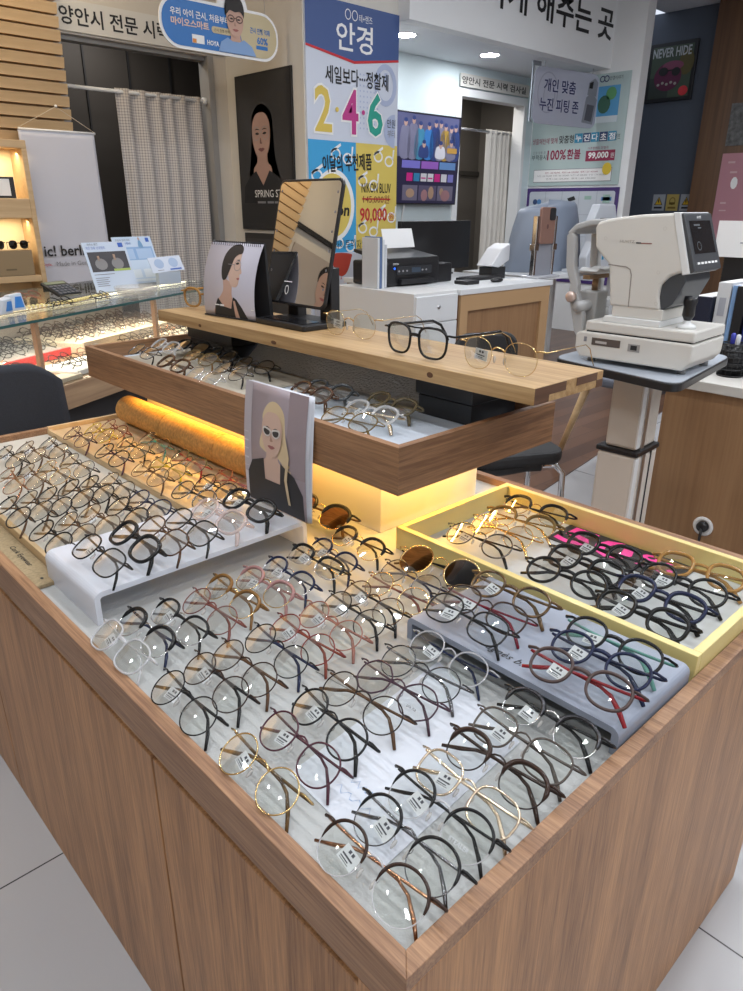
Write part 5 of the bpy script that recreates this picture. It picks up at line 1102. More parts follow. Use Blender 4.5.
for i, (ya, yb, bg, lb) in enumerate(((3.365, 3.245, (.33, .36, .40), 'grey warning sticker with yellow triangle, leftmost of three on the blue wall'), (3.228, 3.110, (.42, .33, .10), 'yellow warning sticker in the middle of three on the blue wall'), (3.092, 2.978, (.33, .36, .40), 'grey warning sticker with yellow triangle next to the wood wall'))):
    t = thing('warning_sticker', lb, 'sticker', (6.895, (ya + yb) / 2, 1.09))
    m = MB(); m.box((6.8955, yb, 1.09), (6.8995, ya, 1.235)); obj('panel', m, mat('sticker_bg_%d' % (i % 2), bg, .5), t, world=True)
    S = Surf((6.895, ya, 1.09), (0, -1, 0), (0, 0, 1)); S.step = .0008
    w_ = ya - yb
    if i != 1: art('warning_triangle', S, [([(.018, .05), (w_ - .018, .05), (w_ / 2, .125)], 0), ([(.028, .055), (w_ - .028, .055), (w_ / 2, .115)], 1, 1), ([(w_ / 2 - .006, .10), (w_ / 2 + .008, .10), (w_ / 2 + .002, .08), (w_ / 2 + .008, .08), (w_ / 2 - .003, .06), (w_ / 2, .075), (w_ / 2 - .008, .075)], 0, 2), (rc(.02, .018, w_ - .02, .035), 0)], [INK, mat('warning_yellow', (.65, .42, .02), .5)], t)
    else: art('warning_symbol', S, [(p, 0) for p in ring(w_ / 2, .085, .03, .034, .008)] + [(rc(.03, .055, w_ - .03, .075), 0), (rc(.02, .018, w_ - .02, .035), 0)], [mat('warning_brown', (.16, .11, .02), .5)], t)
pk_ = thing('pink_poster', 'faded pink poster pinned on the dark wooden wall at the right', 'poster', (6.77, 2.7, .9))
m = MB(); m.box((6.772, 2.40, .85), (6.779, 2.715, 1.56)); obj('sheet', m, mat('faded_pink', (.42, .20, .24), .6), pk_, world=True)
S = Surf((6.7715, 2.715, .85), (0, -1, 0), (0, 0, 1)); S.step = .0008
art('print_mark', S, [(rc(.06, .63, .12, .645), 0), (rc(.09, .55, .15, .565), 0), (rc(.05, .30, .10, .315), 0), (rc(.05, .24, .11, .25), 0), (ell(.14, .47, .03, .05, 10), 1)], [mat('pink_light', (.55, .38, .40), .6), PAPER], pk_)
gm = thing('grey_poster', 'dark grey print above the pink poster on the wooden wall', 'poster', (6.77, 2.6, 1.65))
m = MB(); m.box((6.772, 2.40, 1.62), (6.779, 2.71, 1.95)); obj('sheet', m, mat('dark_grey_print', (.10, .10, .10), .6, noise=.5, nscale=30), gm, world=True)

# portrait and dark rail on the wall left of the slats (they show in the mirror)
fp = thing('portrait_poster', 'portrait poster on the far wall, seen only in the standing mirror', 'poster', (-1.95, 4.36, 1.35))
m = MB(); m.box((-2.35, 4.352, 1.35), (-1.66, 4.3695, 2.02), 0, .001); obj('frame', m, mat('poster_sand', (.42, .36, .31), .5), fp, world=True)
S = Surf((-2.35, 4.3515, 1.35), (1, 0, 0), (0, 0, 1)); S.step = .0012
frontal(S, fp, .27, .46, .135, SKIN, HAIRK, INK, [(-.75, .2), (-.8, .9), (-.3, 1.3), (.4, 1.3), (.8, .8), (.72, .2), (.4, .6), (-.4, .6)], None, tops=[[(-1.9, -3.3), (-1.7, -2.0), (-.6, -1.25), (.6, -1.25), (2.6, -1.9), (3.0, -3.3)]])
m = MB(); m.box((-3.19, 4.33, 2.13), (-1.56, 4.3695, 2.16)); tag(obj('picture_rail', m, BLACKM), 'dark rail on the far wall above the mirrored portrait', 'rail')

# ------------------------------------------------------------------ eyeglasses
GM = {}
def gm_(k):
    """frame material by key; keys ending in A are acetate"""
    if k in GM: return GM[k]
    C = dict(black=(.012, .012, .013), navy=(.014, .02, .055), darkbrown=(.035, .018, .013), dkbrown2=(.022, .014, .012), brown=(.09, .045, .022), rosebrown=(.18, .06, .05), redbrown=(.20, .045, .03),
             amber=(.20, .10, .03), pink=(.34, .18, .17), rose=(.30, .13, .10), red=(.18, .03, .03), purple=(.07, .022, .035), plum=(.06, .03, .045), tort=(.10, .055, .02), olive=(.15, .10, .035), greybrown=(.085, .07, .06),
             mattebrown=(.055, .030, .026), burg=(.16, .01, .025), redT=(.26, .018, .025), mint=(.12, .30, .26), teal=(.03, .22, .22), yellow=(.55, .42, .03), dgreen=(.05, .065, .035), clear=(.7, .7, .7))
    Mtl = dict(gold=(.72, .52, .24), silver=(.68, .68, .70),  gun=(.16, .16, .17), gun2=(.06, .06, .065), copper=(.42, .22, .13), champ=(.72, .60, .45))
    if k in Mtl: m = mat('metal_' + k, Mtl[k], .22, 1)
    elif k in ('clear', 'rimless'): m = clear_plastic('clear_rim', (.62, .62, .64), .5, .08)
    elif k == 'clearA': m = clear_plastic('clear_acetate', (.70, .70, .70), .38, .06)
    elif k == 'blush': m = clear_plastic('blush_acetate', (.66, .52, .48), .45, .06)
    elif k == 'amberA': m = clear_plastic('amber_acetate', (.40, .21, .06), .82, .1)
    elif k == 'oliveA': m = clear_plastic('olive_acetate', (.16, .125, .07), .8, .1)
    elif k == 'brownA': m = mat('brown_acetate', (.07, .032, .016), .15, noise=.5, nscale=90)
    elif k == 'gunA': m = mat('grey_acetate', (.05, .055, .06), .18)
    elif k.endswith('A'): return gm_(k[:-1])
    elif k == 'tort': m = mat('tortoise', C[k], .15, noise=.85, nscale=70)
    elif k == 'mattebrown': m = mat('matte_brown_frame', C[k], .5)
    else: m = mat('frame_' + k, C[k], .22, spec=.28)
    GM[k] = m; return m
LENS = thin_glass('clear_lens', (.965, .975, .965), .30, 0, 1.5)
LENSS = thin_glass('dark_lens', (.06, .045, .035), 1.3, 0, 1.5)
LENSB = thin_glass('brown_gradient_lens', (.20, .11, .05), 1.2, 0, 1.5)
LENSO = thin_glass('olive_lens', (.42, .36, .22), 1.2, 0, 1.5)
PADM = clear_plastic('nose_pad_silicone', (.55, .53, .50), .55, .15)
TAGM = mat('tag_white', (.72, .73, .76), .5); TAGINK = mat('tag_ink', (.06, .06, .08), .5)
#  shape: lens width, height, superellipse power, taper, rim radius top, rim radius bottom, temple half height, acetate?
SH = dict(rnd=(.0465, .0445, 2.0, .02, .0009, .0008, .0017, 0), rnd2=(.0465, .044, 2.1, .03, .0014, .0012, .0018, 0), rnd3=(.0465, .044, 2.05, .03, .0012, .0011, .0014, 0),
          panto=(.048, .0435, 2.2, .07, .0011, .001, .0014, 0), hex=(.049, .043, 2.0, .02, .0011, .001, .0014, 0), sqr=(.049, .041, 2.7, .06, .0013, .0012, .0016, 0),
          sqA=(.047, .040, 2.6, .07, .0030, .0025, .0027, 1), rndA=(.0465, .043, 2.1, .04, .0023, .0021, .0022, 1), pantoA=(.047, .041, 2.25, .08, .0020, .0018, .0020, 1),
          brow=(.046, .0405, 2.4, .07, .0019, .0008, .0016, 0), browbig=(.047, .0425, 2.3, .08, .0027, .0008, .0018, 0), browsq=(.048, .036, 2.9, .08, .0025, .0008, .0018, 0), browthin=(.048, .0455, 2.15, .05, .0016, .0006, .0014, 0),
          sq=(.049, .042, 2.8, .07, .0016, .0016, .0016, 1), thin=(.048, .043, 2.3, .09, .0005, .00045, .0006, 0), dbl=(.050, .0425, 2.9, .20, .0019, .0018, .0020, 1))
SEP = .0685
def rim(shape, q, n=44):
    w, h, e, tp = SH[shape][:4]; pts = []
    N = 6 if shape == 'hex' else n
    for i in range(n):
        a = 2 * PI * i / n
        if shape == 'hex':
            k = 8; b = (a + PI / k) % (2 * PI / k) - PI / k; rr = (math.cos(PI / k) / math.cos(b)) * .55 + .47
            x, z = w / 2 * rr * math.cos(a), h / 2 * rr * math.sin(a)
        else:
            c, s = math.cos(a), math.sin(a)
            r = (abs(c) ** e + abs(s) ** e) ** (-1 / e); x, z = w / 2 * r * c, h / 2 * r * s
        x *= 1 + tp * z / h; x += q * SEP / 2
        pts.append(Vector((x, 1.2 * x * x, z)))
    return pts
GC = {}
def glasses_meshes(style, tagged, opened=False, lens=None):
    key = (style, tagged, opened, lens)
    if key in GC: return GC[key]
    shape, cols = style.split(':'); top, bot, tem = (cols.split('/') + [cols.split('/')[0]])[:3]
    w, h, e, tp, rt, rb, th, ace = SH[shape]
    mt, mbm, mte = gm_(top), gm_(bot), gm_(tem)
    brow = shape.startswith('brow')
    rest = gm_(bot if brow else top)
    parts = []
    fr = MB(); n = 44
    for q in (-1, 1):
        P = rim(shape, q, n)
        rad = [rt if (p.z > h * .12) else rb + (rt - rb) * max(0, min(1, (p.z / h + .06) / .18)) for p in P] if brow else [rt + (rb - rt) * (.5 - p.z / h) for p in P]
        if brow:
            fr.tube(P, [r * 1.25 if r > .0012 else r for r in rad], rad, ref=(0, 1, 0), closed=True, sides=6)
            nb = 6
            for fi in range(len(fr.f) - n * nb, len(fr.f)):
                i = (fi - (len(fr.f) - n * nb)) // nb
                fr.mi[fi] = 0 if rad[i] > rb * 1.3 else 1
        else:
            fr.tube(P, [r * (1.1 if ace else 1) for r in rad], rad, ref=(0, 1, 0), closed=True, sides=6)
    # bridge
    xi = SEP / 2 - w / 2; zb = h * .18
    bm_ = 0 if ace else 1
    bz = .0028 if not ace else .001
    br_ = [( -xi - .001, .0012, zb - .001), (-xi * .55, -.0002, zb + bz), (0, -.0006, zb + bz * 1.5), (xi * .55, -.0002, zb + bz), (xi + .001, .0012, zb - .001)]
    fr.tube(br_, (.0021 if ace else .0010), (.0026 if ace else .0011), ref=(0, 1, 0), sides=6, mi=bm_)
    if shape == 'dbl': fr.tube([(-xi - .008, .002, h * .46), (0, -.0004, h * .45), (xi + .008, .002, h * .46)], .0013, ref=(0, 1, 0), sides=6)
    # end pieces
    xo = SEP / 2 + w / 2; zh = h * .30 if shape != 'browbig' else h * .34; xe = .0702
    for q in (-1, 1):
        y0 = 1.2 * (xo - .001) ** 2
        fr.tube([(q * (xo - .0015), y0, zh), (q * (xo + .003), y0 + .0008, zh + .0008), (q * xe, y0 + .004, zh), (q * xe, y0 + .0065, zh)], (.0016 if (ace or rt > .0015) else .0011), (.0024 if (ace or rt > .0018) else .0013), ref=(0, 1, 0) if False else None, sides=6, mi=0 if (ace or brow) else 1)
    parts.append(('frame', fr, [mt, rest if not ace else mt]))
    # lenses
    lm = lens or LENS
    for q in (-1, 1):
        P = rim(shape, q, n); c = Vector((q * SEP / 2, 1.2 * (SEP / 2) ** 2, 0)); m = MB(); vs = []; fs = []
        for s_, dy in ((0, .0), (1, .0011)):
            b = len(vs); vs.append(c + Vector((0, -.0016 + dy, 0)))
            for k, f in enumerate((.5, 1.0)): vs += [c + (p - c) * f * (1 if f < 1 else .995) + Vector((0, -.0012 * (1 - f * f) + dy, 0)) for p in P]
            for i in range(n):
                j = (i + 1) % n
                t = [[b, b + 1 + i, b + 1 + j], [b + 1 + i, b + 1 + n + i, b + 1 + n + j, b + 1 + j]]
                fs += t if s_ else [x[::-1] for x in t]
        m.add(vs, fs, 0, True); parts.append(('lens', m, [lm]))
    # temples
    yh = 1.2 * (xo - .001) ** 2 + .0065
    for q in (1, -1):
        m = MB(); L1, L2 = .094, .046
        if opened:
            pts = [Vector((q * (xe - .002 * t), yh + .002 + .1 * t, zh - .002 * t)) for t in (0, .25, .5, .75, .95)] + [Vector((q * (xe - .004), yh + .102 + .012, zh - .010)), Vector((q * (xe - .005), yh + .125, zh - .026)), Vector((q * (xe - .005), yh + .132, zh - .036))]
        else:
            yy = yh + (.0005 if q > 0 else .0042); dr = -.020
            pts = [Vector((q * (xe - .0005), yy, zh)), Vector((q * (xe - .004), yy + .0018, zh))] + [Vector((q * (xe - L1 * t), yy + .002 + .001 * t, zh + dr * t * .25)) for t in (.25, .5, .75, .95)]
            bx, bz2 = q * (xe - L1), zh + dr * .25
            d0, d1, d2, ln = (.0025, .0095, .0175, .045) if q > 0 else (.004, .016, .0295, .037)
            pts += [Vector((bx - q * .009, yy + .0035, bz2 - d0)), Vector((bx - q * .024, yy + .0042, bz2 - d1)), Vector((bx - q * ln, yy + .0048, bz2 - d2))]
        hh = [th * .8, th] + [th] * (len(pts) - 5) + [th * 1.15, th * 1.5, th * 1.1]
        m.tube(pts, hh, ([.0010] * (len(pts) - 3) + [.0014, .0019, .0015]) if not ace and shape != 'thin' else [.0006 if shape == 'thin' else .0016] * len(pts), ref=None if opened else None, sides=6)
        parts.append(('temple', m, [mte]))
    if not ace:
        for q in (-1, 1):
            m = MB(); m.ball((q * .0078, .0042, -h * .14), (.0020, .0022, .0052), 8); m.tube([(q * .0078, .0045, -h * .14), (q * .0105, .0048, -.002), (q * (xi + .0015), .0012, .001)], .0004, sides=4, mi=1)
            parts.append(('nose_pad', m, [PADM, rest]))
    if tagged:
        m = MB(); a = R(tagged); Mt_ = Matrix.Translation((-.026 if not opened else -.030, .0072 if not opened else .004, -.002)) @ Matrix.Rotation(a, 4, 'Y')
        m.box((-.0105, 0, -.0075), (.0105, .0004, .007), 0, 0, Mt_)
        for k, (a0, b0, a1, b1) in enumerate(((-.004, .002, -.001, .005), (.0005, .002, .0035, .005), (-.008, -.002, .006, -.0005), (-.008, -.0045, .003, -.0035), (-.008, -.0060, .005, -.0055))):
            m.box((a0, -.0002, b0), (a1, 0, b1), 1, 0, Mt_)
        parts.append(('price_tag', m, [TAGM, TAGINK]))
    rot = Euler((R(-60), 0, 0)).to_matrix()
    zmin = min((rot @ v).z for nm, mb, _ in parts if nm != 'price_tag' for v in mb.v) if not opened else min(v.z for nm, mb, _ in parts for v in mb.v)
    GC[key] = ([(nm, mb.mesh(nm, ms)) for nm, mb, ms in parts], -zmin)
    return GC[key]
def place_glasses(label, style, x, y, surf, yaw, tagged=0, group=None, opened=False, lens=None, scale=1.0, tilt=0):
    parts, lift = glasses_meshes(style, tagged, opened, lens)
    rot = (0, 0, R(yaw)) if opened else (R(-60), R(tilt), R(yaw))
    t = thing('eyeglasses', label, 'eyeglasses', (x, y, surf + lift * scale + .0004), rot, group); t.scale = (scale,) * 3
    host = {}
    for nm, me in parts:
        o = bpy.data.objects.new(nm, me); COL.objects.link(o); o.parent = host['frame'] if nm == 'nose_pad' else host['temple'] if nm == 'price_tag' else t
        host.setdefault(nm, o)
    return t
ORD = ['', 'leftmost', 'second from left', 'third from left', 'fourth from left', 'fifth from left', 'sixth from left', 'seventh from left', 'eighth from left', 'ninth from left', 'tenth from left']
GL = [
('clear crystal square eyeglasses, leftmost in the row beside the white riser', 'sq:clear/silver/clear', 0.0273, 0.5048, 0.588, -88.6, 14, 'pairs in the main tray', 0.93, ''),
('black browline eyeglasses, second from left in the row beside the white riser', 'browbig:black/silver/navy', 0.0635, 0.5133, 0.588, -87.5, 0, 'pairs in the main tray', 0.93, ''),
('black-and-silver half-brow eyeglasses, third from left in the row beside the white riser', 'brow:black/silver/black', 0.1061, 0.5054, 0.588, -87.8, 14, 'pairs in the main tray', 0.93, ''),
('rose-brown round eyeglasses, fourth from left in the row beside the white riser', 'rnd:rosebrown/gold', 0.1485, 0.5025, 0.588, -91.0, 0, 'pairs in the main tray', 0.93, ''),
('amber browline eyeglasses, fifth from left in the row beside the white riser', 'browbig:amber/gold/amber', 0.1903, 0.5161, 0.588, -90.0, 0, 'pairs in the main tray', 0.93, ''),
('pink browline eyeglasses, sixth from left in the row beside the white riser', 'browbig:pink/gold/pink', 0.2378, 0.5069, 0.588, -87.5, -6, 'pairs in the main tray', 0.93, ''),
('blue-black square browline eyeglasses, seventh from left in the row beside the white riser', 'brow:navy/silver/navy', 0.2793, 0.509, 0.588, -92.9, -6, 'pairs in the main tray', 0.93, ''),
('black rectangular browline eyeglasses, eighth from left in the row beside the white riser', 'browsq:black/silver/black', 0.3355, 0.5159, 0.588, -89.5, 8, 'pairs in the main tray', 0.93, ''),
('navy-and-gold browline eyeglasses, ninth from left in the row beside the white riser', 'brow:navy/gold/navy', 0.3659, 0.5133, 0.588, -96.7, -6, 'pairs in the main tray', 0.93, ''),
('heavy black browline eyeglasses, tenth from left in the row beside the white riser', 'browbig:black/gold/black', 0.4262, 0.5221, 0.588, -91.5, 14, 'pairs in the main tray', 0.93, ''),
('black wire round eyeglasses, leftmost in the second row from the white riser', 'rnd:black/black/black', 0.0308, 0.3612, 0.588, -90.1, -6, 'pairs in the main tray', 0.93, ''),
('brown-black wire round eyeglasses, second from left in the second row from the white riser', 'rnd:darkbrown/black/black', 0.0742, 0.3684, 0.588, -90.1, 8, 'pairs in the main tray', 0.93, ''),
('dark brown round eyeglasses, third from left in the second row from the white riser', 'rnd:darkbrown/copper/brown', 0.1118, 0.369, 0.588, -90.0, 0, 'pairs in the main tray', 0.93, ''),
('black round navy-templed eyeglasses, fourth from left in the second row from the white riser', 'rnd:black/navy/navy', 0.1591, 0.3719, 0.588, -91.6, 0, 'pairs in the main tray', 0.93, ''),
('red wire round eyeglasses, fifth from left in the second row from the white riser', 'rnd:red/red/redbrown', 0.1959, 0.3698, 0.588, -89.8, 14, 'pairs in the main tray', 0.93, ''),
('dusty rose round eyeglasses, sixth from left in the second row from the white riser', 'rnd:rose/rose/rose', 0.2416, 0.37, 0.588, -91.8, 8, 'pairs in the main tray', 0.93, ''),
('black round thick-templed eyeglasses, seventh from left in the second row from the white riser', 'rnd:black/black/black', 0.28, 0.3694, 0.588, -91.1, 4, 'pairs in the main tray', 0.93, ''),
('thin brown round eyeglasses, eighth from left in the second row from the white riser', 'rnd:brown/gold/black', 0.3185, 0.3739, 0.588, -92.7, 14, 'pairs in the main tray', 0.93, ''),
('pale gold round eyeglasses, ninth from left in the second row from the white riser', 'rnd:gold/gold/rosebrown', 0.3596, 0.3706, 0.588, -88.3, 0, 'pairs in the main tray', 0.93, ''),
('grey wire navy-templed eyeglasses, tenth from left in the second row from the white riser', 'rnd:gun/navy/navy', 0.4014, 0.3845, 0.588, -91.5, 0, 'pairs in the main tray', 0.93, ''),
('gold round eyeglasses, leftmost in the third row from the white riser', 'rnd:gold/gold/tort', 0.03, 0.2232, 0.588, -90.9, 14, 'pairs in the main tray', 0.93, ''),
('purple-brown oval eyeglasses, second from left in the third row from the white riser', 'panto:purple/silver/purple', 0.0772, 0.2228, 0.588, -91.2, -6, 'pairs in the main tray', 0.93, ''),
('black-rimmed large round eyeglasses, third from left in the third row from the white riser', 'rnd2:black/gun/black', 0.1217, 0.2309, 0.588, -93.9, 4, 'pairs in the main tray', 0.93, ''),
('dark brown panto eyeglasses, fourth from left in the third row from the white riser', 'rnd:dkbrown2/brown/brown', 0.1687, 0.2323, 0.588, -86.8, 0, 'pairs in the main tray', 0.93, ''),
('thin plum hexagonal eyeglasses, fifth from left in the third row from the white riser', 'hex:plum/brown/plum', 0.2107, 0.2219, 0.588, -87.7, 0, 'pairs in the main tray', 0.93, ''),
('charcoal round eyeglasses, sixth from left in the third row from the white riser', 'rnd:gun2/gun/gun', 0.2514, 0.2252, 0.588, -87.3, 0, 'pairs in the main tray', 0.93, ''),
('rimless navy-hinged eyeglasses, seventh from left in the third row from the white riser', 'panto:rimless/navy/navy', 0.2963, 0.2231, 0.588, -89.5, 8, 'pairs in the main tray', 0.93, ''),
('brown-browed clear-bottomed round eyeglasses, leftmost in the nearest front row', 'browthin:darkbrown/clear/copper', 0.0336, 0.074, 0.588, -86.6, 14, 'pairs in the main tray', 0.93, ''),
('black panto eyeglasses, second from left in the nearest front row', 'browthin:black/gun/gun', 0.0728, 0.0751, 0.588, -90.7, 14, 'pairs in the main tray', 0.93, ''),
('black half-rim glossy-templed eyeglasses, third from left in the nearest front row', 'browthin:black/clear/black', 0.1153, 0.0749, 0.588, -89.7, 14, 'pairs in the main tray', 0.93, ''),
('champagne rounded-square eyeglasses, fourth from left in the nearest front row', 'sqr:champ/gold/champ', 0.1518, 0.0755, 0.588, -92.2, -6, 'pairs in the main tray', 0.93, ''),
('dark brown panto eyeglasses, fifth from left in the nearest front row', 'browbig:darkbrown/dkbrown2/darkbrown', 0.1971, 0.0772, 0.588, -89.4, 0, 'pairs in the main tray', 0.93, ''),
('smoky grey rounded-square eyeglasses, sixth from left in the nearest front row', 'sqr:greybrown/gun/greybrown', 0.2396, 0.0788, 0.588, -92.2, 4, 'pairs in the main tray', 0.93, ''),
('black-and-silver browline eyeglasses, seventh from left in the nearest front row', 'browbig:gun2/silver/black', 0.2883, 0.0785, 0.588, -90.1, 8, 'pairs in the main tray', 0.93, ''),
('black rounded-square eyeglasses, leftmost at the far end of the blue-grey riser', 'sqr:blackA/gun/black', 0.3359, 0.2303, 0.62, -89.6, -6, 'pairs on the blue-grey riser', 0.96, ''),
('brown burgundy-templed eyeglasses, second from left at the far end of the blue-grey riser', 'sqr:darkbrownA/gun/burg', 0.3694, 0.2294, 0.62, -87.1, 4, 'pairs on the blue-grey riser', 0.96, ''),
('dark tortoise panto eyeglasses, third from left at the far end of the blue-grey riser', 'pantoA:tort/gun/tort', 0.4232, 0.2312, 0.62, -88.1, 14, 'pairs on the blue-grey riser', 0.96, ''),
('matte brown red-templed eyeglasses, leftmost at the near end of the blue-grey riser', 'pantoA:mattebrown/mattebrown/redT', 0.333, 0.0749, 0.62, -86.4, 8, 'pairs on the blue-grey riser', 0.96, ''),
('navy-black eyeglasses, second from left at the near end of the blue-grey riser', 'pantoA:navyA/navy/navy', 0.3785, 0.0781, 0.62, -87.1, 8, 'pairs on the blue-grey riser', 0.96, ''),
('black mint-templed eyeglasses, third from left at the near end of the blue-grey riser', 'pantoA:blackA/gun/mint', 0.4146, 0.0825, 0.62, -89.8, -6, 'pairs on the blue-grey riser', 0.96, ''),
('charcoal round eyeglasses, leftmost at the far end of the yellow tray', 'rnd2:gun/gold/black', 0.5641, 0.3919, 0.5922, -86.6, 8, 'pairs in the yellow tray', 1.0, ''),
('shiny gold round eyeglasses, second from left at the far end of the yellow tray', 'rnd:gold/gold/gold', 0.6165, 0.3881, 0.5922, -91.1, 0, 'pairs in the yellow tray', 1.0, ''),
('olive-brown browline eyeglasses, third from left at the far end of the yellow tray', 'browbig:olive/gold/gold', 0.6706, 0.389, 0.5922, -81.0, 0, 'pairs in the yellow tray', 1.0, ''),
('black browline eyeglasses, fourth from left at the far end of the yellow tray', 'browbig:black/gold/black', 0.728, 0.401, 0.5922, -86.1, 0, 'pairs in the yellow tray', 1.0, ''),
('black round gold-hinged eyeglasses, leftmost in the middle row of the yellow tray', 'rndA:blackA/gold/blackA', 0.5581, 0.2313, 0.5922, -83.4, 0, 'pairs in the yellow tray', 1.0, ''),
('barcode-tagged black square eyeglasses, second from left in the middle row of the yellow tray', 'sqA:blackA/black/blackA', 0.6098, 0.2329, 0.5922, -92.1, 10, 'pairs in the yellow tray', 1.0, ''),
('thick black square eyeglasses, third from left in the middle row of the yellow tray', 'sqA:blackA/black/blackA', 0.6713, 0.2385, 0.5922, -90.1, 8, 'pairs in the yellow tray', 1.0, ''),
('glossy black square eyeglasses, leftmost in the near row of the yellow tray', 'sqA:blackA/black/blackA', 0.5417, 0.11, 0.5922, -87.8, 14, 'pairs in the yellow tray', 1.0, ''),
('blue-black square eyeglasses, second from left in the near row of the yellow tray', 'sqA:navyA/black/blackA', 0.5999, 0.1136, 0.5922, -90.8, 14, 'pairs in the yellow tray', 1.0, ''),
('black half-clear round eyeglasses, third from left in the near row of the yellow tray', 'rndA:blackA/black/blackA', 0.6585, 0.11, 0.5922, -88.9, 4, 'pairs in the yellow tray', 1.0, ''),
('amber acetate eyeglasses, fourth from left in the near row of the yellow tray', 'sqA:amberA/amber/amberA', 0.7152, 0.11, 0.5922, -81.0, 0, 'pairs in the yellow tray', 1.0, ''),
('black square eyeglasses, leftmost on the milky white riser', 'sqr:blackA/black/black', 0.0741, 0.6562, 0.635, -89.1, 8, 'pairs on the white riser', 1.0, ''),
('thick black square eyeglasses, second from left on the milky white riser', 'sqA:blackA/black/blackA', 0.1293, 0.6628, 0.635, -91.7, 0, 'pairs on the white riser', 1.0, ''),
('tortoise-brown rounded-square eyeglasses, third from left on the milky white riser', 'sqr:brownA/gold/brownA', 0.1686, 0.6553, 0.635, -91.9, 0, 'pairs on the white riser', 1.0, ''),
('slim black rounded-square eyeglasses, fourth from left on the milky white riser', 'sqr:blackA/gun/black', 0.2127, 0.654, 0.635, -90.5, 0, 'pairs on the white riser', 1.0, ''),
('clear blush-pink eyeglasses, fifth from left on the milky white riser', 'sqA:blush/gold/blush', 0.2631, 0.6589, 0.635, -87.2, 4, 'pairs on the white riser', 1.0, ''),
('bold black square eyeglasses, sixth from left on the milky white riser', 'sqA:blackA/black/blackA', 0.3223, 0.6641, 0.635, -88.8, -6, 'pairs on the white riser', 1.0, ''),
('black wire eyeglasses, leftmost in the farthest row of the cork-side tray', 'rnd:black/black/black', 0.1526, 1.2643, 0.604, -88.3, 14, 'wire pairs in the left tray', 0.97, ''),
('brown wire eyeglasses, second from left in the farthest row of the cork-side tray', 'rnd:brown/brown/brown', 0.1945, 1.267, 0.604, -91.2, -6, 'wire pairs in the left tray', 0.97, ''),
('black brown-templed eyeglasses, third from left in the farthest row of the cork-side tray', 'rnd:black/black/brown', 0.2399, 1.2655, 0.604, -92.0, -6, 'wire pairs in the left tray', 0.97, ''),
('copper wire eyeglasses, leftmost in the second farthest row of the cork-side tray', 'rnd:copper/copper/copper', 0.1072, 1.1245, 0.604, -95.1, 0, 'wire pairs in the left tray', 0.97, ''),
('thin brown eyeglasses, second from left in the second farthest row of the cork-side tray', 'rnd:brown/brown/brown', 0.1431, 1.1199, 0.604, -92.0, 8, 'wire pairs in the left tray', 0.97, ''),
('gold wire eyeglasses, third from left in the second farthest row of the cork-side tray', 'rnd:gold/gold/brown', 0.1821, 1.1124, 0.604, -90.0, 0, 'wire pairs in the left tray', 0.97, ''),
('grey wire eyeglasses, fourth from left in the second farthest row of the cork-side tray', 'rnd:gun/gun/black', 0.2318, 1.1241, 0.604, -88.2, 0, 'wire pairs in the left tray', 0.97, ''),
('bold black round eyeglasses, leftmost in the third farthest row of the cork-side tray', 'rnd2:black/black/brown', 0.0611, 0.9698, 0.604, -91.7, 0, 'wire pairs in the left tray', 0.97, ''),
('slim black round eyeglasses, second from left in the third farthest row of the cork-side tray', 'rnd:black/gun/brown', 0.0966, 0.9729, 0.604, -90.5, 0, 'wire pairs in the left tray', 0.97, ''),
('black silver-hinged round eyeglasses, third from left in the third farthest row of the cork-side tray', 'rnd2:black/gun/silver', 0.1276, 0.9682, 0.604, -91.5, 0, 'wire pairs in the left tray', 0.97, ''),
('black oval eyeglasses, fourth from left in the third farthest row of the cork-side tray', 'rnd2:black/black/brown', 0.1709, 0.9804, 0.604, -92.1, 0, 'wire pairs in the left tray', 0.97, ''),
('glossy black round eyeglasses, fifth from left in the third farthest row of the cork-side tray', 'rnd2:black/black/black', 0.205, 0.9752, 0.604, -92.3, 0, 'wire pairs in the left tray', 0.97, ''),
('gunmetal round eyeglasses, sixth from left in the third farthest row of the cork-side tray', 'rnd:gun/gun/black', 0.2395, 0.9668, 0.604, -92.1, 0, 'wire pairs in the left tray', 0.97, ''),
('black wire round eyeglasses, leftmost in the nearest row of the cork-side tray', 'rnd2:black/black/black', 0.0694, 0.8269, 0.604, -88.9, 0, 'wire pairs in the left tray', 0.97, ''),
('brown-black round eyeglasses, second from left in the nearest row of the cork-side tray', 'rnd:dkbrown2/brown/brown', 0.1093, 0.8343, 0.604, -90.4, 0, 'wire pairs in the left tray', 0.97, ''),
('light brown tagged eyeglasses, third from left in the nearest row of the cork-side tray', 'rnd:brown/gold/brown', 0.1513, 0.8413, 0.604, -88.8, 10, 'wire pairs in the left tray', 0.97, ''),
('thin black round eyeglasses, fourth from left in the nearest row of the cork-side tray', 'rnd2:black/gun/black', 0.1984, 0.8382, 0.604, -90.3, 0, 'wire pairs in the left tray', 0.97, ''),
('navy round eyeglasses, fifth from left in the nearest row of the cork-side tray', 'rnd2:navy/gold/navy', 0.2407, 0.8455, 0.604, -86.4, 0, 'wire pairs in the left tray', 0.97, ''),
('purple wire eyeglasses, leftmost at the far end beside the cork roll', 'rnd:purple/gold/purple', 0.2989, 1.2788, 0.612, -91.8, 0, 'wire pairs beside the cork roll', 0.97, ''),
('yellow wire eyeglasses, second from left at the far end beside the cork roll', 'rnd:yellow/gold/gold', 0.3443, 1.2776, 0.612, -92.6, 0, 'wire pairs beside the cork roll', 0.97, ''),
('red-brown wire eyeglasses, third from left at the far end beside the cork roll', 'rnd:redbrown/gold/redbrown', 0.3795, 1.2818, 0.612, -93.5, 0, 'wire pairs beside the cork roll', 0.97, ''),
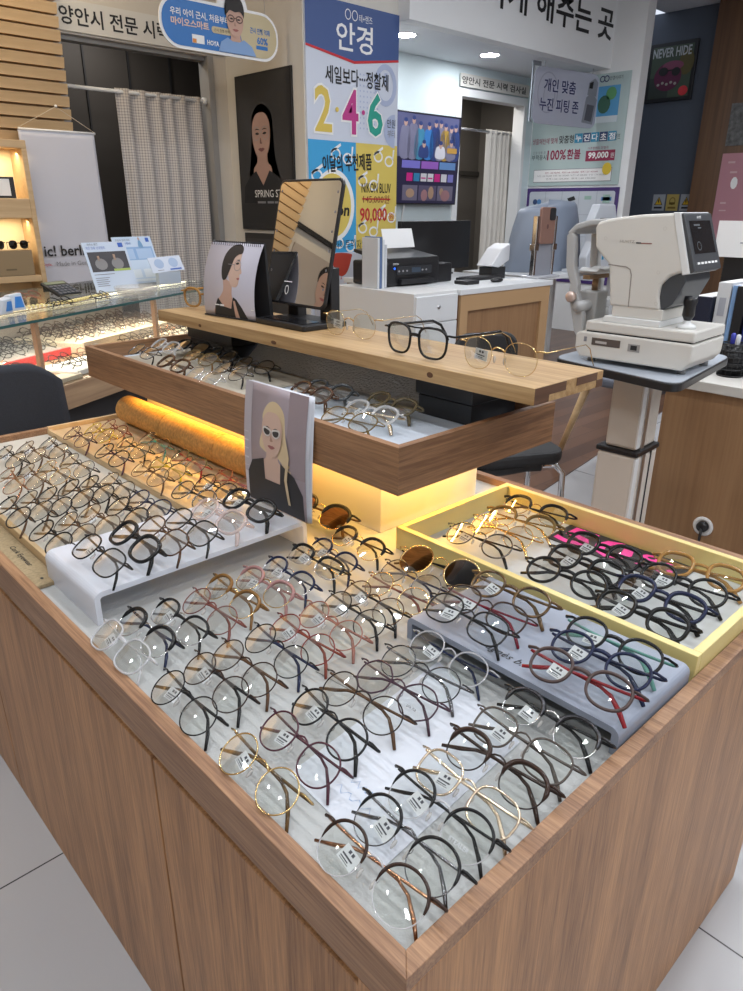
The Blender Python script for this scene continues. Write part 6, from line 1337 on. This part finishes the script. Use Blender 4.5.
('black purple-templed round eyeglasses, leftmost in the second farthest row beside the cork roll', 'rnd2:black/black/purple', 0.2993, 1.1137, 0.612, -89.9, 0, 'wire pairs beside the cork roll', 0.97, ''),
('dark green round eyeglasses, second from left in the second farthest row beside the cork roll', 'rnd:dgreen/black/black', 0.3518, 1.1315, 0.612, -89.8, 0, 'wire pairs beside the cork roll', 0.97, ''),
('brown teal-templed round eyeglasses, third from left in the second farthest row beside the cork roll', 'rnd:brown/black/teal', 0.3987, 1.1306, 0.612, -93.6, 0, 'wire pairs beside the cork roll', 0.97, ''),
('brown wire round eyeglasses, leftmost in the third farthest row beside the cork roll', 'rnd:brown/brown/brown', 0.3053, 0.9658, 0.612, -90.7, 0, 'wire pairs beside the cork roll', 0.97, ''),
('green yellow-templed round eyeglasses, second from left in the third farthest row beside the cork roll', 'rnd:dgreen/gold/yellow', 0.3424, 0.9697, 0.612, -89.6, 0, 'wire pairs beside the cork roll', 0.97, ''),
('olive red-templed round eyeglasses, third from left in the third farthest row beside the cork roll', 'rnd:dgreen/gun/redT', 0.3913, 0.9763, 0.612, -91.9, 0, 'wire pairs beside the cork roll', 0.97, ''),
('grey wire round eyeglasses, leftmost in the nearest row beside the cork roll', 'rnd2:gun/gun/black', 0.3094, 0.8141, 0.612, -86.9, 0, 'wire pairs beside the cork roll', 0.97, ''),
('dark brown round eyeglasses, second from left in the nearest row beside the cork roll', 'rnd2:dkbrown2/brown/black', 0.3547, 0.8178, 0.612, -90.0, -6, 'wire pairs beside the cork roll', 0.97, ''),
('red-and-gold round eyeglasses, third from left in the nearest row beside the cork roll', 'rnd:redbrown/gold/redT', 0.3918, 0.8214, 0.612, -91.2, 0, 'wire pairs beside the cork roll', 0.97, ''),
('silver eyeglasses, leftmost on the beige mat of the upper tray', 'sqr:silver/silver/clearA', 0.4412, 0.9799, 0.7732, -91.6, 0, 'pairs in the upper tray', 0.92, ''),
('dark brown eyeglasses, second from left on the beige mat of the upper tray', 'sqA:brownA/brown/brownA', 0.4561, 1.1207, 0.7732, -92.1, 0, 'pairs in the upper tray', 0.92, ''),
('silver-grey eyeglasses, third from left on the beige mat of the upper tray', 'sqr:gun/silver/black', 0.4741, 1.2894, 0.7732, -91.1, 0, 'pairs in the upper tray', 0.92, ''),
('gunmetal round eyeglasses, fourth from left on the beige mat of the upper tray', 'rnd:gun/silver/black', 0.506, 0.9849, 0.7732, -92.8, 0, 'pairs in the upper tray', 0.92, ''),
('golden olive eyeglasses, fifth from left on the beige mat of the upper tray', 'sqr:olive/gold/amber', 0.5308, 1.141, 0.7732, -87.7, 0, 'pairs in the upper tray', 0.92, ''),
('clear acetate eyeglasses, sixth from left on the beige mat of the upper tray', 'sqA:clearA/silver/clearA', 0.5436, 1.318, 0.7732, -92.5, 0, 'pairs in the upper tray', 0.92, ''),
('black round eyeglasses, seventh from left on the beige mat of the upper tray', 'rnd2:black/black/black', 0.5725, 0.9997, 0.7732, -81.8, 0, 'pairs in the upper tray', 0.92, ''),
('glossy black eyeglasses, eighth from left on the beige mat of the upper tray', 'sqA:blackA/black/blackA', 0.585, 1.1398, 0.7732, -95.0, 0, 'pairs in the upper tray', 0.92, ''),
('black grey-lensed eyeglasses, ninth from left on the beige mat of the upper tray', 'sqA:blackA/black/blackA', 0.5854, 1.2689, 0.7732, -81.0, -6, 'pairs in the upper tray', 0.92, 'LENSS'),
('olive-gold eyeglasses, leftmost at the near end of the upper tray', 'sqr:olive/gold/olive', 0.4565, 0.5757, 0.7707, -87.5, 0, 'pairs in the upper tray', 0.92, ''),
('clear gold-templed eyeglasses, second from left at the near end of the upper tray', 'sqA:clearA/gold/champ', 0.5083, 0.5819, 0.7707, -87.4, 14, 'pairs in the upper tray', 0.92, ''),
('brown acetate eyeglasses, third from left at the near end of the upper tray', 'sqA:brownA/brown/brownA', 0.5198, 0.7488, 0.7707, -93.1, 0, 'pairs in the upper tray', 0.92, ''),
('grey-black acetate eyeglasses, fourth from left at the near end of the upper tray', 'sqA:gunA/gun/gunA', 0.5559, 0.742, 0.7707, -87.2, 0, 'pairs in the upper tray', 0.92, ''),
('smoky olive eyeglasses, fifth from left at the near end of the upper tray', 'sqA:oliveA/gold/oliveA', 0.5703, 0.598, 0.7707, -91.8, 0, 'pairs in the upper tray', 0.92, '')]

PRINT = mat('lens_print', (.05, .05, .06), .5); PRINTW = mat('lens_print_pale', (.55, .57, .60), .5)
for row in GL:
    t = place_glasses(*row[:6], tagged=row[6], group=row[7], scale=row[8], lens=globals()[row[9]] if row[9] else None)
    pr_ = ('pla.ita', PRINT, .013) if row[0].startswith('thin plum') else ('STEALER', PRINTW, .022) if row[0].startswith('black half-rim') else None
    if pr_:
        ln = [c for c in t.children if c.name.startswith('lens')][1]
        S = Surf((SEP / 2 - .011, 1.2 * (SEP / 2) ** 2 - .0024, -.012), (1, .05, 0), (0, 0, 1)); S.world = False; S.step = .0001
        lettering(pr_[0], S, .010, .002, w=pr_[2], m=pr_[1], parent=ln)
# lens prints on two demo lenses
# sunglasses by the grey riser and half hidden brown pair
sg = place_glasses('gold sunglasses with dark brown lenses between the main rows and yellow tray', 'rnd3:gold/gold/black', .452, .375, SZ, -80, lens=LENSS, scale=1.12)
s2 = place_glasses('black-topped sunglasses with brown lenses, half hidden beside the acrylic riser', 'browbig:black/gold/tort', .452, .650, SZ, -86, lens=LENSB, scale=1.15)
# pairs standing open on the plank
place_glasses('black double-bridge eyeglasses standing open in the middle of the pine plank', 'dbl:black/black/black', .600, .574, PZ, -92, opened=True, scale=1.12)
place_glasses('thin gold eyeglasses with a price tag near the plank end', 'thin:gold/gold/gold', .602, .408, PZ, -88, tagged=8, opened=True, scale=1.1)
place_glasses('thin gold eyeglasses with a price tag beside the standing mirror', 'thin:gold/gold/gold', .645, .785, PZ, -84, tagged=6, opened=True, scale=1.05)
place_glasses('clear gold-tinted eyeglasses standing at the far end of the plank', 'sqA:amberA/gold/amberA', .650, 1.305, PZ, -70, opened=True, scale=1.05)

# small pairs in the glass showcase: one mesh each
sm_cache = {}
def small_pair(fm):
    if fm in sm_cache: return sm_cache[fm]
    m = MB()
    for q in (-1, 1):
        P = rim('rnd', q, 14); m.tube(P, .0019, ref=(0, 1, 0), closed=True, sides=4)
        m.add([(p.x, p.y + .0004, p.z) for p in P], [list(range(14))], 1)
    m.tube([(-.011, .001, .005), (0, 0, .008), (.011, .001, .005)], .0014, sides=4)
    for q in (-1, 1): m.tube([(q * .056, .006, .008), (q * .068, .012, .008), (q * -.02, .014, .006), (q * -.058, .017, -.018)], .0016, sides=4)
    me = m.mesh('eyeglasses', [gm_(fm), LENS]); sm_cache[fm] = me; return me
PAL = [['darkbrown', 'brown', 'gun'], ['black', 'gun', 'black'], ['black', 'rose', 'black'], ['brown', 'rosebrown', 'copper'], ['darkbrown', 'gun', 'copper']]
SLAB = ['eyeglasses lying in rows in the cream tray at the back right of the showcase', 'dark eyeglasses lying in the grey red-fronted tray at the back of the showcase', 'eyeglasses in the small white tray at the front of the showcase', 'brown eyeglasses in the peach tray behind the charcoal chair', 'eyeglasses in the cream red-fronted tray at the right front of the showcase']
for k, t in enumerate(TRAYS):
    _, u0, u1, v0, v1, h, _, _, nu, nv = t
    for j in range(nv):
        for i in range(nu):
            u = u0 + (u1 - u0) * (i + .5) / nu + random.uniform(-.004, .004); v = v0 + .022 + (v1 - v0 - .04) * (j + .5) / nv
            o = bpy.data.objects.new('eyeglasses', small_pair(PAL[k][(i * 5 + j * 3 + i * j) % 3])); COL.objects.link(o)
            o.location = sl2w(u, v, .515 + h + .0285); o.rotation_euler = (R(-50), 0, SA + R(random.uniform(-5, 5)))
            tag(o, SLAB[k], 'eyeglasses', SLAB[k].replace('eyeglasses', 'pairs', 1))
# pairs lying on the showcase top and on the wall shelf
for k, (u, v, fm, lb) in enumerate(((.52, .36, 'rose', 'rose-brown pair lying on the showcase behind the bead string'), (.42, .12, 'black', 'black pair lying on the showcase in front of the bead string'), (.62, .10, 'gun', 'grey pair lying on the showcase before the calculator'))):
    o = bpy.data.objects.new('eyeglasses', small_pair(fm)); COL.objects.link(o); o.location = sl2w(u, v, TZ + .029); o.rotation_euler = (R(-60), 0, SA + R(8 * k - 6)); tag(o, lb, 'eyeglasses')
for k, (x, lb) in enumerate(((1.05, 'black sunglasses on the brown shelf box, left of two'), (1.17, 'black sunglasses on the brown shelf box, right of two'))):
    parts, lift = glasses_meshes('sqA:blackA/black/blackA', 0, True, LENSS)
    t = thing('sunglasses', lb, 'sunglasses', (x, 4.095, .7405 + .1355 + lift), (0, 0, R(6 - 20 * k))); t.scale = (.8, .6, 1)
    for nm, me in parts:
        o = bpy.data.objects.new(nm, me); COL.objects.link(o); o.parent = t

# ------------------------------------------------------------------ light
def area(name, loc, rot, sx, sy, e, col=(1, 1, 1), spread=None):
    l = bpy.data.lights.new(name, 'AREA'); l.shape = 'RECTANGLE'; l.size = sx; l.size_y = sy; l.energy = e; l.color = col
    if spread: l.spread = spread
    o = bpy.data.objects.new(name, l); COL.objects.link(o); o.location = loc; o.rotation_euler = rot; return o
for x in (-1.3, -.2, .9, 2.0, 3.1, 4.3):
    for y in (-1.9, -.9, .1, 1.1, 2.2):
        downlight(x, y, CZ, 'recessed round downlight in the main ceiling', 6.9 if x > 1.5 and y < 1 else 4.5, .055, 'ceiling downlights above the shop floor')
# warm LED strips under the upper tray, aimed at the counter and the plinth
WARM = (1, .56, .12)
LEDM = mat('led_strip_warm', (1, 1, 1), .4, emit=(1, .6, .2), es=6)
ls = thing('led_strip', 'warm LED strip under the upper tray lighting the plinth', 'light strip', (.49, .95, .73))
m = MB(); m.box((.488, .52, .727), (.496, 1.36, .7325)); obj('strip', m, LEDM, ls, world=True)
m = MB(); m.box((.52, .534, .727), (.76, .542, .7325)); obj('strip', m, LEDM, ls, world=True)
area('led_lamp', (.492, .94, .7255), (0, R(12), R(0)), .01, .84, 1.3, WARM)
area('led_lamp', (.64, .538, .7255), (R(14), 0, 0), .24, .01, .8, WARM)
# warm wash on the slats and the shelf
area('slat_wash', (0, 3.75, CZ - .06), (R(35), 0, 0), 3.2, .06, 26, (1, .80, .52))
area('shelf_glow', (.7, 4.16, 1.36), (R(10), 0, 0), 1.2, .03, 4, (1, .80, .5))
area('shelf_glow', (.7, 4.16, 1.02), (R(10), 0, 0), 1.2, .03, 3, (1, .80, .5))
area('exam_room_lamp', (5.4, 4.75, 2.18), (0, 0, 0), .4, .4, 10, (1, .95, .88))
area('closet_fill', (2.2, 4.9, 2.28), (0, 0, 0), .4, .3, 5, (1, .95, .9))  # unseen fill light added to brighten the closet behind the doorway
w = bpy.data.worlds.new('World'); SC.world = w; w.use_nodes = True
w.node_tree.nodes['Background'].inputs['Color'].default_value = (.75, .82, .95, 1)
w.node_tree.nodes['Background'].inputs['Strength'].default_value = 1.0

# ------------------------------------------------------------------ camera
cd_ = bpy.data.cameras.new('camera'); cam = bpy.data.objects.new('camera', cd_); COL.objects.link(cam)
from mathutils import Matrix as _M
cam.matrix_world = _M(((0.728289, 0.253030, -0.636845, -0.24790), (-0.685246, 0.276762, -0.673677, -0.22389), (0.005794, 0.927027, 0.374950, 1.10000), (0, 0, 0, 1)))
cd_.lens = 25.8498
cd_.sensor_fit = 'AUTO'; cd_.sensor_width = 36; cd_.clip_start = .02
SC.camera = cam
vs_ = SC.view_settings
vs_.view_transform = 'Standard'; vs_.look = 'None'; vs_.gamma = 1; vs_.exposure = .08
cy = SC.cycles
cy.use_denoising = True; cy.max_bounces = 14; cy.transparent_max_bounces = 40; cy.diffuse_bounces = 4; cy.glossy_bounces = 5; cy.transmission_bounces = 6
cy.sample_clamp_indirect = 4; cy.caustics_reflective = False; cy.caustics_refractive = False
